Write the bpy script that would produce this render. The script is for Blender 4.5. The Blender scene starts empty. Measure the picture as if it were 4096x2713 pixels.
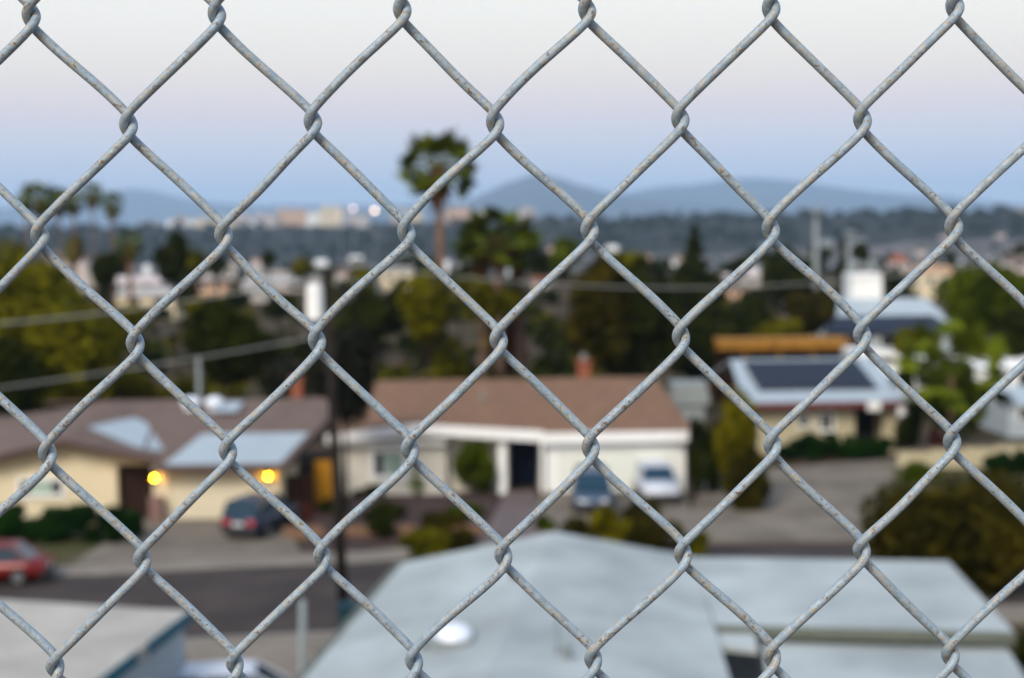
import bpy, bmesh, math, random
import numpy as np
from mathutils import Vector, Matrix, Euler
R = math.radians
SC = bpy.context.scene
COL = SC.collection
RNG = np.random.default_rng(7)
random.seed(7)

# ------------------------------------------------------------------ camera
CAM_H = 13.0
F_PX = 6400 / 4096 * 2367          # focal length in pixels of a 2367 px wide picture
PITCH, ROLL, FYAW = 0.0744068, -0.0140288, 0.00944
f_ = np.array([0, math.cos(PITCH), -math.sin(PITCH)])
u0 = np.array([0, math.sin(PITCH), math.cos(PITCH)])
r0 = np.array([1.0, 0, 0])
cR = r0 * math.cos(ROLL) + u0 * math.sin(ROLL)
cU = u0 * math.cos(ROLL) - r0 * math.sin(ROLL)
cam_d = bpy.data.cameras.new('camera')
cam = bpy.data.objects.new('camera', cam_d)
COL.objects.link(cam)
SC.camera = cam
m = Matrix(((cR[0], cU[0], -f_[0], 0), (cR[1], cU[1], -f_[1], 0), (cR[2], cU[2], -f_[2], CAM_H), (0, 0, 0, 1)))
cam.matrix_world = m
cam_d.sensor_width = 23.6
cam_d.lens = 23.6 * 6400 / 4096
cam_d.clip_start = 0.05
cam_d.clip_end = 80000
cam_d.dof.use_dof = True
cam_d.dof.focus_distance = 0.628
cam_d.dof.aperture_fstop = 7.4
cam_d.dof.aperture_blades = 7
cam_d.dof.aperture_rotation = R(10)

# ------------------------------------------------------------------ world
W_ = bpy.data.worlds.new('World')
SC.world = W_
W_.use_nodes = True
nt = W_.node_tree
nt.nodes.clear()
out = nt.nodes.new('ShaderNodeOutputWorld')
sky = nt.nodes.new('ShaderNodeTexSky')
sky.sky_type = 'NISHITA'
sky.sun_disc = False
sky.sun_elevation = R(3)
sky.sun_rotation = R(200)
bg1 = nt.nodes.new('ShaderNodeBackground')
bg1.inputs[1].default_value = 0.05
nt.links.new(sky.outputs[0], bg1.inputs[0])
tc = nt.nodes.new('ShaderNodeTexCoord')
sep = nt.nodes.new('ShaderNodeSeparateXYZ')
nt.links.new(tc.outputs['Generated'], sep.inputs[0])
asn = nt.nodes.new('ShaderNodeMath'); asn.operation = 'ARCSINE'
nt.links.new(sep.outputs['Z'], asn.inputs[0])
mr = nt.nodes.new('ShaderNodeMapRange')
mr.inputs['From Min'].default_value = 0
mr.inputs['From Max'].default_value = math.pi / 2
nt.links.new(asn.outputs[0], mr.inputs['Value'])
ramp = nt.nodes.new('ShaderNodeValToRGB')
nt.links.new(mr.outputs[0], ramp.inputs[0])
def s2l(c):
    return tuple((v / 255 / 12.92) if v / 255 <= .04045 else ((v / 255 + .055) / 1.055) ** 2.4 for v in c)
stops = [(0.0, (196, 218, 246)), (0.6, (194, 216, 245)), (1.2, (192, 212, 240)), (2.3, (196, 209, 232)), (3.1, (206, 209, 230)),
         (4.0, (217, 209, 221)), (5.4, (231, 223, 221)), (7.4, (240, 236, 233)), (14, (234, 234, 238)),
         (28, (196, 216, 243)), (50, (168, 201, 247)), (90, (148, 190, 250))]
els = ramp.color_ramp.elements
while len(els) > 1: els.remove(els[-1])
for k, (deg, c) in enumerate(stops):
    e = els[0] if k == 0 else els.new(deg / 90)
    e.position = deg / 90
    e.color = (*s2l(c), 1)
bg2 = nt.nodes.new('ShaderNodeBackground')
bg2.inputs[1].default_value = 1.0
nt.links.new(ramp.outputs[0], bg2.inputs[0])
add = nt.nodes.new('ShaderNodeAddShader')
nt.links.new(bg1.outputs[0], add.inputs[0])
nt.links.new(bg2.outputs[0], add.inputs[1])
nt.links.new(add.outputs[0], out.inputs[0])

# ------------------------------------------------------------------ sun (soft, low, behind the viewer)
sl = bpy.data.lights.new('sun', 'SUN')
sl.energy = 3.5
sl.angle = R(25)
sl.color = (1, 0.91, 0.79)
so = bpy.data.objects.new('sun', sl)
COL.objects.link(so)
so.rotation_euler = Vector((0.42, 0.80, -0.80)).to_track_quat('-Z', 'Y').to_euler()

vs = SC.view_settings
vs.view_transform = 'Standard'; vs.look = 'None'; vs.exposure = 0.0; vs.gamma = 1.0
vs.use_curve_mapping = False
cy = SC.cycles
cy.use_denoising = True
try: cy.denoiser = 'OPENIMAGEDENOISE'
except Exception: pass
cy.max_bounces = 6; cy.diffuse_bounces = 3; cy.glossy_bounces = 2; cy.transmission_bounces = 3
cy.volume_bounces = 3; cy.transparent_max_bounces = 4
cy.use_adaptive_sampling = False
cy.sample_clamp_indirect = 4

# ------------------------------------------------------------------ helpers
def W(px, py, z=0.0):
    """point at height z seen at pixel (px, py) of the 2367 px wide photograph"""
    d = f_ + cR * ((px - 1183.5) / F_PX) - cU * ((py - 783.9) / F_PX)
    t = (z - CAM_H) / d[2]
    return Vector((d[0] * t, d[1] * t, z))
def D(px, py, dist):
    """point at ground distance dist along y seen at pixel"""
    d = f_ + cR * ((px - 1183.5) / F_PX) - cU * ((py - 783.9) / F_PX)
    t = dist / d[1]
    return Vector((d[0] * t, dist, CAM_H + d[2] * t))

def mat(name, col, rough=.8, metal=0, noise=0.0, nscale=1.0, col2=None, bump=0.0, bscale=None, emit=None, spec=.12, trans=0.0, isl=0.0):
    m = bpy.data.materials.new(name)
    m.use_nodes = True
    t = m.node_tree
    b = t.nodes['Principled BSDF']
    b.inputs['Roughness'].default_value = rough
    b.inputs['Metallic'].default_value = metal
    b.inputs['Specular IOR Level'].default_value = spec
    c1 = (*col, 1)
    b.inputs['Base Color'].default_value = c1
    if noise or col2:
        tcx = t.nodes.new('ShaderNodeTexCoord')
        n = t.nodes.new('ShaderNodeTexNoise')
        n.inputs['Scale'].default_value = nscale
        n.inputs['Detail'].default_value = 5
        n.inputs['Roughness'].default_value = .6
        t.links.new(tcx.outputs['Object'], n.inputs['Vector'])
        rp = t.nodes.new('ShaderNodeValToRGB')
        rp.color_ramp.elements[0].position = .35
        rp.color_ramp.elements[1].position = .65
        ca = col; cb = col2 if col2 else tuple(min(1, v * (1 + noise)) for v in col)
        if not col2: ca = tuple(v * (1 - noise) for v in col)
        rp.color_ramp.elements[0].color = (*ca, 1)
        rp.color_ramp.elements[1].color = (*cb, 1)
        t.links.new(n.outputs['Fac'], rp.inputs[0])
        src = rp.outputs[0]
        if isl:
            g = t.nodes.new('ShaderNodeNewGeometry')
            hs = t.nodes.new('ShaderNodeHueSaturation')
            mm = t.nodes.new('ShaderNodeMapRange')
            mm.inputs['To Min'].default_value = 1 - isl; mm.inputs['To Max'].default_value = 1 + isl
            t.links.new(g.outputs['Random Per Island'], mm.inputs['Value'])
            t.links.new(mm.outputs[0], hs.inputs['Value'])
            t.links.new(src, hs.inputs['Color'])
            src = hs.outputs[0]
        t.links.new(src, b.inputs['Base Color'])
        if bump:
            bp = t.nodes.new('ShaderNodeBump')
            bp.inputs['Strength'].default_value = bump
            n2 = t.nodes.new('ShaderNodeTexNoise')
            n2.inputs['Scale'].default_value = bscale or nscale * 8
            t.links.new(tcx.outputs['Object'], n2.inputs['Vector'])
            t.links.new(n2.outputs['Fac'], bp.inputs['Height'])
            t.links.new(bp.outputs[0], b.inputs['Normal'])
    if emit:
        b.inputs['Emission Color'].default_value = (*[v / max(emit) for v in emit], 1)
        b.inputs['Emission Strength'].default_value = max(emit)
    return m

def mesh_obj(name, verts, faces, m, parent=None, smooth=False):
    me = bpy.data.meshes.new(name)
    if isinstance(verts, np.ndarray): verts = verts.tolist()
    if isinstance(faces, np.ndarray): faces = faces.tolist()
    me.from_pydata([tuple(v) for v in verts], [], faces)
    me.materials.append(m)
    if smooth: me.polygons.foreach_set('use_smooth', [True] * len(me.polygons))
    me.update()
    o = bpy.data.objects.new(name, me)
    COL.objects.link(o)
    if parent: o.parent = parent
    return o
def tag(o, label=None, cat=None, group=None, kind=None):
    if label: o['label'] = label
    if cat: o['category'] = cat
    if group: o['group'] = group
    if kind: o['kind'] = kind
    return o
def thing(name, label, cat, loc=(0, 0, 0), rz=0.0, group=None):
    o = bpy.data.objects.new(name, None)
    COL.objects.link(o)
    o.location = loc
    o.rotation_euler = (0, 0, rz)
    o.empty_display_size = .3
    return tag(o, label, cat, group)

class MB:
    def __init__(s): s.v = []; s.f = []
    def add(s, vs_, fs):
        n = len(s.v); s.v += [tuple(v) for v in vs_]; s.f += [[i + n for i in f] for f in fs]; return s
    def box(s, x0, x1, y0, y1, z0, z1):
        return s.add([(x0, y0, z0), (x1, y0, z0), (x1, y1, z0), (x0, y1, z0), (x0, y0, z1), (x1, y0, z1), (x1, y1, z1), (x0, y1, z1)],
                     [[0, 3, 2, 1], [4, 5, 6, 7], [0, 1, 5, 4], [1, 2, 6, 5], [2, 3, 7, 6], [3, 0, 4, 7]])
    def slab(s, pts, t, down=True):
        """polygon with thickness t downwards"""
        n = len(pts)
        top = [tuple(p) for p in pts]; bot = [(p[0], p[1], p[2] - t) for p in pts]
        return s.add(top + bot, [list(range(n)), list(range(2 * n - 1, n - 1, -1))] +
                     [[i, i + n, (i + 1) % n + n, (i + 1) % n] for i in range(n)])
    def prism(s, poly, x0, x1):
        """poly in (y,z) extruded along x"""
        n = len(poly)
        return s.add([(x0, y, z) for y, z in poly] + [(x1, y, z) for y, z in poly],
                     [list(range(n))[::-1], list(range(n, 2 * n))] + [[i, (i + 1) % n, (i + 1) % n + n, i + n] for i in range(n)])
    def prismy(s, poly, y0, y1):
        """poly in (x,z) extruded along y"""
        n = len(poly)
        return s.add([(x, y0, z) for x, z in poly] + [(x, y1, z) for x, z in poly],
                     [list(range(n)), list(range(n, 2 * n))[::-1]] + [[i, i + n, (i + 1) % n + n, (i + 1) % n] for i in range(n)])
    def tube(s, pts, rad, n=8, cap=True):
        pts = [Vector(p) for p in pts]
        rs = rad if isinstance(rad, (list, tuple)) else [rad] * len(pts)
        base = len(s.v); prev = None
        for i, p in enumerate(pts):
            d = (pts[min(i + 1, len(pts) - 1)] - pts[max(i - 1, 0)]).normalized()
            a = prev if prev is not None else (Vector((1, 0, 0)) if abs(d.x) < .8 else Vector((0, 1, 0)))
            a = (a - d * a.dot(d)).normalized(); prev = a
            b = d.cross(a)
            for k in range(n):
                t = 2 * math.pi * k / n
                s.v.append(tuple(p + (a * math.cos(t) + b * math.sin(t)) * rs[i]))
        for i in range(len(pts) - 1):
            for k in range(n):
                s.f.append([base + i * n + k, base + i * n + (k + 1) % n, base + (i + 1) * n + (k + 1) % n, base + (i + 1) * n + k])
        if cap:
            s.f.append([base + k for k in range(n)][::-1])
            s.f.append([base + (len(pts) - 1) * n + k for k in range(n)])
        return s
    def dome(s, c, rx, ry, rz, nu=14, nv=6, full=False):
        base = len(s.v); lo = -1 if full else 0
        for j in range(nv + 1):
            ph = (-math.pi / 2 if full else 0) + (math.pi if full else math.pi / 2) * j / nv
            for i in range(nu):
                t = 2 * math.pi * i / nu
                s.v.append((c[0] + rx * math.cos(ph) * math.cos(t), c[1] + ry * math.cos(ph) * math.sin(t), c[2] + rz * math.sin(ph)))
        for j in range(nv):
            for i in range(nu):
                s.f.append([base + j * nu + i, base + j * nu + (i + 1) % nu, base + (j + 1) * nu + (i + 1) % nu, base + (j + 1) * nu + i])
        return s
    def build(s, name, m, parent=None, smooth=False):
        return mesh_obj(name, s.v, s.f, m, parent, smooth)

def box(name, m, parent, *a): return MB().box(*a).build(name, m, parent)

# ------------------------------------------------------------------ materials
M = {}
M['dirt'] = mat('dirt_and_scrub', (.085, .050, .034), .95, col2=(.020, .024, .003), noise=.1, nscale=.16)
M['lawn'] = mat('dry_lawn', (.075, .062, .03), .95, col2=(.045, .055, .012), nscale=.5)
M['valley'] = mat('valley_floor', (.14, .12, .11), .95, col2=(.045, .05, .035), nscale=.012)
M['mesa'] = mat('mesa_brush', (.008, .012, .008), .95, col2=(.035, .03, .02), nscale=.01)
M['mount'] = mat('mountain_rock', (.05, .055, .05), .95, noise=.2, nscale=.001)
M['asphalt'] = mat('asphalt', (.050, .039, .034), .85, noise=.28, nscale=.35)
M['concrete'] = mat('pale_concrete', (.205, .172, .135), .85, noise=.12, nscale=.6)
M['concrete2'] = mat('worn_concrete_drive', (.165, .137, .105), .85, noise=.25, nscale=.4)
M['pink'] = mat('pinkish_paving', (.13, .10, .092), .85, noise=.15, nscale=.7)
M['kerb'] = mat('kerb_concrete', (.24, .225, .20), .85, noise=.1, nscale=1)
M['bed'] = mat('planting_bed_soil', (.055, .035, .03), .95, noise=.3, nscale=2)
M['cream'] = mat('cream_stucco', (.72, .61, .41), .9, noise=.05, nscale=2)
M['creamd'] = mat('cream_garage_door', (.70, .62, .45), .7, noise=.04, nscale=2)
M['beige'] = mat('off_white_stucco', (.66, .62, .53), .9, noise=.05, nscale=2)
M['yel'] = mat('pale_yellow_stucco', (.46, .40, .26), .9, noise=.06, nscale=2)
M['white'] = mat('white_paint', (.86, .85, .81), .6, noise=.04, nscale=3)
M['gdoor'] = mat('white_garage_door', (.78, .80, .72), .55, noise=.03, nscale=2)
M['shingle'] = mat('brown_shingle', (.19, .108, .066), .9, noise=.14, nscale=1.2)
M['taupe'] = mat('grey_brown_shingle', (.145, .102, .082), .9, noise=.14, nscale=1.2)
M['fasc_dk'] = mat('dark_brown_trim', (.085, .055, .048), .8, noise=.1, nscale=3)
M['whiteroof'] = mat('white_coated_roof', (.35, .40, .425), .7, noise=.05, nscale=.7)
M['roofbig'] = mat('pale_grey_membrane_roof', (.345, .37, .355), .8, noise=.2, nscale=.3)
M['roofleft'] = mat('light_grey_roof', (.38, .35, .30), .85, noise=.14, nscale=.5)
M['teal'] = mat('blue_green_fascia', (.035, .12, .16), .6, noise=.1, nscale=2)
M['greyblue'] = mat('pale_blue_grey_wall', (.40, .44, .46), .8, noise=.05, nscale=2)
M['olive'] = mat('olive_gutter', (.13, .14, .11), .6, noise=.1, nscale=3)
M['dkbrown'] = mat('dark_brown_wood', (.028, .014, .010), .7, noise=.2, nscale=4)
M['redbrown'] = mat('red_brown_wood', (.055, .022, .014), .7, noise=.2, nscale=4)
M['ochre'] = mat('ochre_door_paint', (.42, .19, .012), .6, noise=.08, nscale=3)
M['orangewood'] = mat('orange_stained_wood', (.30, .14, .022), .7, noise=.25, nscale=1.5)
M['brick'] = mat('pink_brick', (.22, .13, .11), .9, noise=.12, nscale=5)
M['terra'] = mat('terracotta_brick', (.26, .09, .05), .9, noise=.12, nscale=5)
M['navy'] = mat('navy_door_paint', (.006, .010, .028), .4)
M['glass_dk'] = mat('dark_window_glass', (.012, .014, .016), .12, spec=.5)
M['glass_gr'] = mat('greenish_curtained_glass', (.30, .42, .32), .4, spec=.15)
M['bluglass'] = mat('car_glass', (.010, .03, .045), .08, spec=.6)
M['panel'] = mat('solar_cell', (.009, .013, .026), .5, spec=.15)
M['alu'] = mat('aluminium', (.45, .47, .48), .4, .6)
M['maroon'] = mat('maroon_trim', (.14, .035, .04), .7, noise=.1, nscale=3)
M['pole'] = mat('creosoted_pole', (.022, .017, .014), .9, noise=.3, nscale=4)
M['galv'] = mat('galvanised_steel', (.34, .38, .40), .5, .4, noise=.08, nscale=4)
M['palepole'] = mat('pale_painted_pole', (.32, .36, .36), .6, noise=.05, nscale=2)
M['cable'] = mat('cable_sheath', (.30, .30, .27), .7)
M['tanwall'] = mat('tan_block_wall', (.20, .115, .07), .9, noise=.15, nscale=2)
M['bin'] = mat('blue_green_bin_plastic', (.015, .045, .06), .5)
M['darkslab'] = mat('dark_gap_shade_brown', (.03, .017, .014), .9, noise=.2, nscale=2)  # dark brown picked to read as shade in the roof gap
M['grey'] = mat('grey_shed_metal', (.24, .26, .25), .7, noise=.08, nscale=2)
M['peach'] = mat('peach_stucco', (.58, .36, .22), .9, noise=.05, nscale=2)
M['pale'] = mat('pale_pink_stucco', (.52, .45, .42), .9, noise=.05, nscale=2)
M['skyl'] = mat('acrylic_skylight', (.78, .80, .84), .2, spec=.5)
M['tyre'] = mat('tyre_rubber', (.012, .012, .012), .8)
M['rim'] = mat('alloy_rim', (.32, .33, .34), .35, .7)
M['carnavy'] = mat('dark_blue_car_paint', (.012, .022, .045), .25, .2, spec=.5)
M['carred'] = mat('red_car_paint', (.16, .008, .005), .28, .1, spec=.5)
M['carwhite'] = mat('white_car_paint', (.50, .52, .56), .3, spec=.5)
M['carblue'] = mat('steel_blue_car_paint', (.05, .08, .12), .3, .2, spec=.5)
M['lens'] = mat('red_tail_lens', (.42, .03, .035), .3, spec=.5)
M['headl'] = mat('clear_head_lens', (.6, .6, .62), .2, spec=.6)
M['plate'] = mat('licence_plate_metal', (.55, .54, .52), .5)
M['chrome'] = mat('bumper_plastic', (.04, .04, .042), .5)
M['lamp'] = mat('lit_yellow_bulb', (.8, .5, .1), emit=(90, 46, 1.2))
M['farglow'] = mat('warm_reflection_glow', (.8, .7, .5), emit=(8, 5.6, 4.0))  # emission put in for low sun reflected by far windows
M['farglow2'] = mat('pale_reflection_glow', (.8, .7, .5), emit=(4.5, 3.0, 2.7))
M['bark'] = mat('bark', (.055, .038, .026), .95, noise=.3, nscale=6)
M['palmtrunk'] = mat('palm_trunk', (.19, .115, .078), .95, noise=.2, nscale=3)
M['skirt'] = mat('dead_palm_fronds', (.14, .072, .028), .95, noise=.3, nscale=3)
def leafmat(n, a, b, sc=.5):
    return mat(n, a, .75, col2=b, nscale=sc, isl=.35, spec=.04)
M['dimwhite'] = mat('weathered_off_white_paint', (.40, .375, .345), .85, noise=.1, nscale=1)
M['l_frond'] = leafmat('palm_fronds_sunlit_tint', (.030, .048, .003), (.14, .165, .006), .9)  # brighter copy of the palm green, sunlight put into the colour
M['l_olive'] = leafmat('olive_leaves', (.026, .028, .001), (.150, .138, .002))  # tone range widened to paint in lit tops and shaded undersides
M['l_dark'] = leafmat('dark_leaves', (.005, .009, .001), (.030, .036, .002))  # darkened to paint in the shade inside the foliage
M['l_green'] = leafmat('green_leaves', (.014, .026, .001), (.085, .110, .002))
M['l_bright'] = leafmat('bright_green_leaves', (.06, .10, .003), (.15, .19, .006))
M['l_yellow'] = leafmat('yellow_green_leaves', (.06, .052, .001), (.17, .145, .002))
M['l_brown'] = leafmat('brown_olive_leaves', (.010, .011, .001), (.060, .046, .002))
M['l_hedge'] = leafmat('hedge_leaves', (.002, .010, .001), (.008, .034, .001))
M['l_pine'] = leafmat('pine_needles', (.008, .009, .006), (.024, .024, .014))
M['l_palm'] = leafmat('palm_fronds', (.012, .024, .001), (.085, .100, .002))
M['l_red'] = leafmat('reddish_leaves', (.05, .014, .012), (.10, .03, .02))

# ------------------------------------------------------------------ terrain
def ss(a, b, x):
    t = np.clip((x - a) / (b - a), 0, 1); return t * t * (3 - 2 * t)
def mesa_h(x, y):
    pxl = 1183.5 + x / np.maximum(y, 1) * F_PX
    h = np.interp(pxl, [-3000, 0, 350, 700, 950, 1080, 1400, 1800, 2200, 2367, 6000], [9, 9, 8, 6, 6, 9, 11, 12, 12, 14, 20])
    h = h + 1.6 * np.sin(pxl * .021) + 1.2 * np.sin(pxl * .057 + 1)
    return h
def ground_z(x, y):
    x = np.asarray(x, float); y = np.asarray(y, float)
    z = 11.35 * (1 - ss(3.0, 27, y))
    z = z - 29 * ss(320, 1000, y)
    rise = ss(1500, 2250, y + 120 * np.sin(x * .004) + 60 * np.sin(x * .011 + 2))
    z = z + rise * (mesa_h(x, y) + 29) - np.where(y > 2300, ss(2300, 6000, y) * 22, 0)
    return z
ys = np.concatenate([np.linspace(-12, 3, 6), np.linspace(4, 30, 20), np.linspace(34, 320, 20), np.linspace(335, 1000, 30), np.linspace(1030, 2500, 90), np.geomspace(2600, 20300, 22)])
vv = []; nx = 121
for y in ys:
    hw = max(40, abs(y) * .62 + 30)
    xs = np.linspace(-hw, hw, nx)
    zs = ground_z(xs, np.full(nx, y))
    if y > 1500: zs = zs + RNG.normal(0, .8, nx)
    vv += list(zip(xs.tolist(), [float(y)] * nx, zs.tolist()))
ff = []; mi = []
for j in range(len(ys) - 1):
    for i in range(nx - 1):
        ff.append([j * nx + i, j * nx + i + 1, (j + 1) * nx + i + 1, (j + 1) * nx + i])
        mi.append(0 if ys[j] < 420 else (1 if ys[j] < 1640 else 2))
g = mesh_obj('ground', vv, ff, M['dirt'])
g.data.materials.append(M['valley']); g.data.materials.append(M['mesa'])
g.data.polygons.foreach_set('material_index', mi)
tag(g, kind='structure')

def sheet(name, pts, m, z, kind='structure', t=None):
    o = MB().slab([(p[0], p[1], z) for p in pts], t or z + .02).build(name, m)
    return tag(o, kind=kind)
# road between far kerb and near kerb
FK = [W(-500, 1352), W(220, 1331), W(530, 1314), W(842, 1301), W(1250, 1268), W(1685, 1247), W(1959, 1254), W(2700, 1262)]
NK = [W(-500, 1530), W(421, 1484), W(659, 1472), W(1100, 1450), W(1700, 1420), W(2700, 1400)]
rd = [(p.x, p.y) for p in NK] + [(p.x, p.y) for p in reversed(FK)]
tag(MB().slab([(x, y, .012) for x, y in rd], .03).build('road', M['asphalt']), kind='structure')
def strip(name, line, dy0, dy1, z, m):
    mb = MB()
    for a, b in zip(line[:-1], line[1:]):
        mb.slab([(a.x, a.y + dy0, z), (b.x, b.y + dy0, z), (b.x, b.y + dy1, z), (a.x, a.y + dy1, z)], z + .01)
    return tag(mb.build(name, m), kind='structure')
strip('kerb', FK, 0, .18, .11, M['kerb'])
strip('pavement', FK, .183, 1.75, .10, M['concrete'])
strip('kerb', NK, -.18, 0, .11, M['kerb'])
strip('pavement', NK, -2.0, -.183, .10, M['concrete'])
# driveways
def quad(name, p, m, z): return tag(MB().slab([(q.x, q.y, z) for q in p], z + .01).build(name, m), kind='structure')
quad('driveway', [W(160, 1312), W(700, 1292), W(655, 1206), W(335, 1206)], M['concrete2'], .12)
quad('driveway', [W(1560, 1256), W(2010, 1256), W(2080, 1064), W(1640, 1100)], M['concrete2'], .12)
quad('driveway', [W(1190, 1280), W(1600, 1250), W(1590, 1142), W(1255, 1142)], M['concrete2'], .124)
quad('garden_path', [W(1110, 1262), W(1240, 1262), W(1240, 1140), W(1170, 1140)], M['pink'], .128)
quad('front_garden', [W(690, 1285), W(1130, 1262), W(1160, 1150), W(740, 1150)], M['bed'], .116)
quad('front_garden', [W(-300, 1325), W(200, 1312), W(330, 1206), W(-300, 1200)], M['lawn'], .116)
quad('front_garden', [W(2010, 1250), W(2700, 1250), W(2700, 1080), W(2080, 1062)], M['lawn'], .116)
quad('driveway', [W(425, 1620), W(800, 1620), W(700, 1478), W(440, 1490)], M['concrete'], .124)

# ------------------------------------------------------------------ mountains
def ridge(prof, dist, base, depth, seed):
    rs = np.random.default_rng(seed)
    pxs = np.linspace(prof[0][0], prof[-1][0], 150)
    pys = np.interp(pxs, [p[0] for p in prof], [p[1] for p in prof])
    v = []; n = len(pxs)
    rows = [(-depth, 0, 0), (-depth * .6, .35, 30), (-depth * .3, .72, 20), (0, 1, 6), (depth * .5, .6, 20), (depth, 0, 0)]
    for dy, fr, nz in rows:
        for px, py in zip(pxs, pys):
            p = D(px, py, dist)
            x = p.x * (dist + dy) / dist
            v.append((x, dist + dy, base + (p.z - base) * fr + rs.normal(0, 1) * nz * .5))
    f = [[j * n + i, j * n + i + 1, (j + 1) * n + i + 1, (j + 1) * n + i] for j in range(len(rows) - 1) for i in range(n - 1)]
    return tag(mesh_obj('mountain', v, f, M['mount'], smooth=True), kind='structure')
ridge([(700, 492), (900, 482), (1000, 476), (1080, 464), (1120, 446), (1180, 420), (1225, 404), (1262, 404), (1330, 424), (1400, 444), (1470, 458), (1560, 468), (1700, 478), (1900, 490)], 12500, -25, 1500, 1)
ridge([(1250, 478), (1350, 456), (1450, 446), (1520, 434), (1600, 428), (1680, 416), (1740, 411), (1830, 417), (1900, 428), (2000, 442), (2120, 452), (2200, 456), (2300, 468), (2420, 476), (2900, 470), (3300, 490)], 15500, -25, 1500, 2)
ridge([(-900, 480), (-300, 478), (0, 480), (100, 474), (200, 464), (255, 444), (300, 436), (350, 441), (420, 458), (480, 468), (600, 474), (850, 474), (1080, 470), (1300, 480)], 18000, -25, 1500, 3)

# ------------------------------------------------------------------ haze
hz_m = bpy.data.materials.new('haze_air')
hz_m.use_nodes = True
t = hz_m.node_tree
t.nodes.clear()
mo = t.nodes.new('ShaderNodeOutputMaterial')
pv = t.nodes.new('ShaderNodeVolumePrincipled')
pv.inputs['Color'].default_value = (.54, .75, .99, 1)
pv.inputs['Density'].default_value = 0.72e-4
pv.inputs['Anisotropy'].default_value = 0.0
t.links.new(pv.outputs[0], mo.inputs['Volume'])
hz_m.cycles.homogeneous_volume = True
hz = MB().box(-14500, 14500, -60, 20600, -60, 440).build('haze', hz_m)
tag(hz, kind='stuff')

# ------------------------------------------------------------------ foliage
def leaves(c, r, n, leaf, seed, lobes=9, flat=0.0, low=-1.0):
    rs = np.random.default_rng(seed)
    c = np.array(c, float); r = np.array(r, float)
    d = rs.normal(size=(lobes, 3)); d /= np.linalg.norm(d, axis=1)[:, None]
    lc = d * rs.uniform(.35, .68, (lobes, 1)) 
    lc[:, 2] = np.maximum(lc[:, 2], low)
    lr = rs.uniform(.30, .52, lobes)
    w = lr ** 2; k = rs.choice(lobes, n, p=w / w.sum())
    q = rs.normal(size=(n, 3)); q /= np.linalg.norm(q, axis=1)[:, None]
    p = (lc[k] + q * lr[k][:, None] * rs.uniform(.72, 1.06, (n, 1))) * r + c
    a = rs.normal(size=(n, 3)); a /= np.linalg.norm(a, axis=1)[:, None]
    b = np.cross(a, rs.normal(size=(n, 3))); b /= np.linalg.norm(b, axis=1)[:, None]
    s = leaf * rs.uniform(.6, 1.3, (n, 1))
    v = np.stack([p + a * s, p + b * s * .7, p - a * s, p - b * s * .7], 1).reshape(-1, 3)
    f = np.arange(4 * n).reshape(n, 4)
    return v, f
def crown_mesh(name, parts, m, parent):
    V_ = []; F_ = []; o = 0
    for v, f in parts:
        V_.append(v); F_.append(f + o); o += len(v)
    return mesh_obj(name, np.concatenate(V_), np.concatenate(F_), m, parent)
SEED = [100]
def tree(label, px, top, bot, wpx, dist, m, name='tree', cat='tree', n=2200, leaf=.22, lobes=10, group=None, trunk=True, gz=None, trunk_m=None):
    """crown filling the given pixel box at the given distance, standing on the ground there"""
    SEED[0] += 1
    a = D(px, top, dist); b = D(px, bot, dist)
    cz = (a.z + b.z) / 2; rz = (a.z - b.z) / 2; rx = wpx / 2 / F_PX * dist
    z0 = float(ground_z(a.x, dist)) if gz is None else gz
    root = thing(name, label, cat, (a.x, dist, z0), 0, group)
    crown_mesh('crown', [leaves((0, 0, cz - z0), (rx * 1.05, max(rx, rz * .6), rz * 1.05), n, leaf, SEED[0], lobes)], m, root)
    if trunk:
        mb = MB()
        h = cz - z0
        th = max(.09, rx * .07)
        mb.tube([(0, 0, -.1), (th * .5, 0, h * .5), (0, 0, h)], [th, th * .75, th * .45])
        for k in range(4):
            an = k * 1.7 + SEED[0]
            mb.tube([(0, 0, h * .6), (math.cos(an) * rx * .3, math.sin(an) * rx * .3, h * .85), (math.cos(an) * rx * .6, math.sin(an) * rx * .6, h + rz * .3)], [th * .5, th * .35, th * .15], 5)
        mb.build('trunk', trunk_m or M['bark'], root, True)
    return root
def shrub(label, px, top, base, wpx, m, name='shrub', cat='shrub', n=900, leaf=.13, lobes=8, group=None, depth=None, z=0.0, dist=None):
    """bush standing at pixel row base on the ground"""
    SEED[0] += 1
    p = W(px, base, z) if dist is None else D(px, base, dist)
    if dist is not None: p.z = float(ground_z(p.x, dist))
    d = p.y
    h = D(px, top, d).z - p.z
    rx = wpx / 2 / F_PX * d
    root = thing(name, label, cat, (p.x, p.y, p.z), 0, group)
    ry = depth or min(rx, h) * .8
    crown_mesh('foliage', [leaves((0, 0, h * .48), (rx * 1.03, ry, h * .54), n, leaf, SEED[0], lobes)], m, root)
    mb = MB()
    for k in range(5):
        an = k * 1.3
        mb.tube([(math.cos(an) * .05, math.sin(an) * .05, -.05), (math.cos(an) * rx * .3, math.sin(an) * ry * .3, h * .5)], [.035, .015], 5)
    mb.build('stem', M['bark'], root)
    return root
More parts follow.
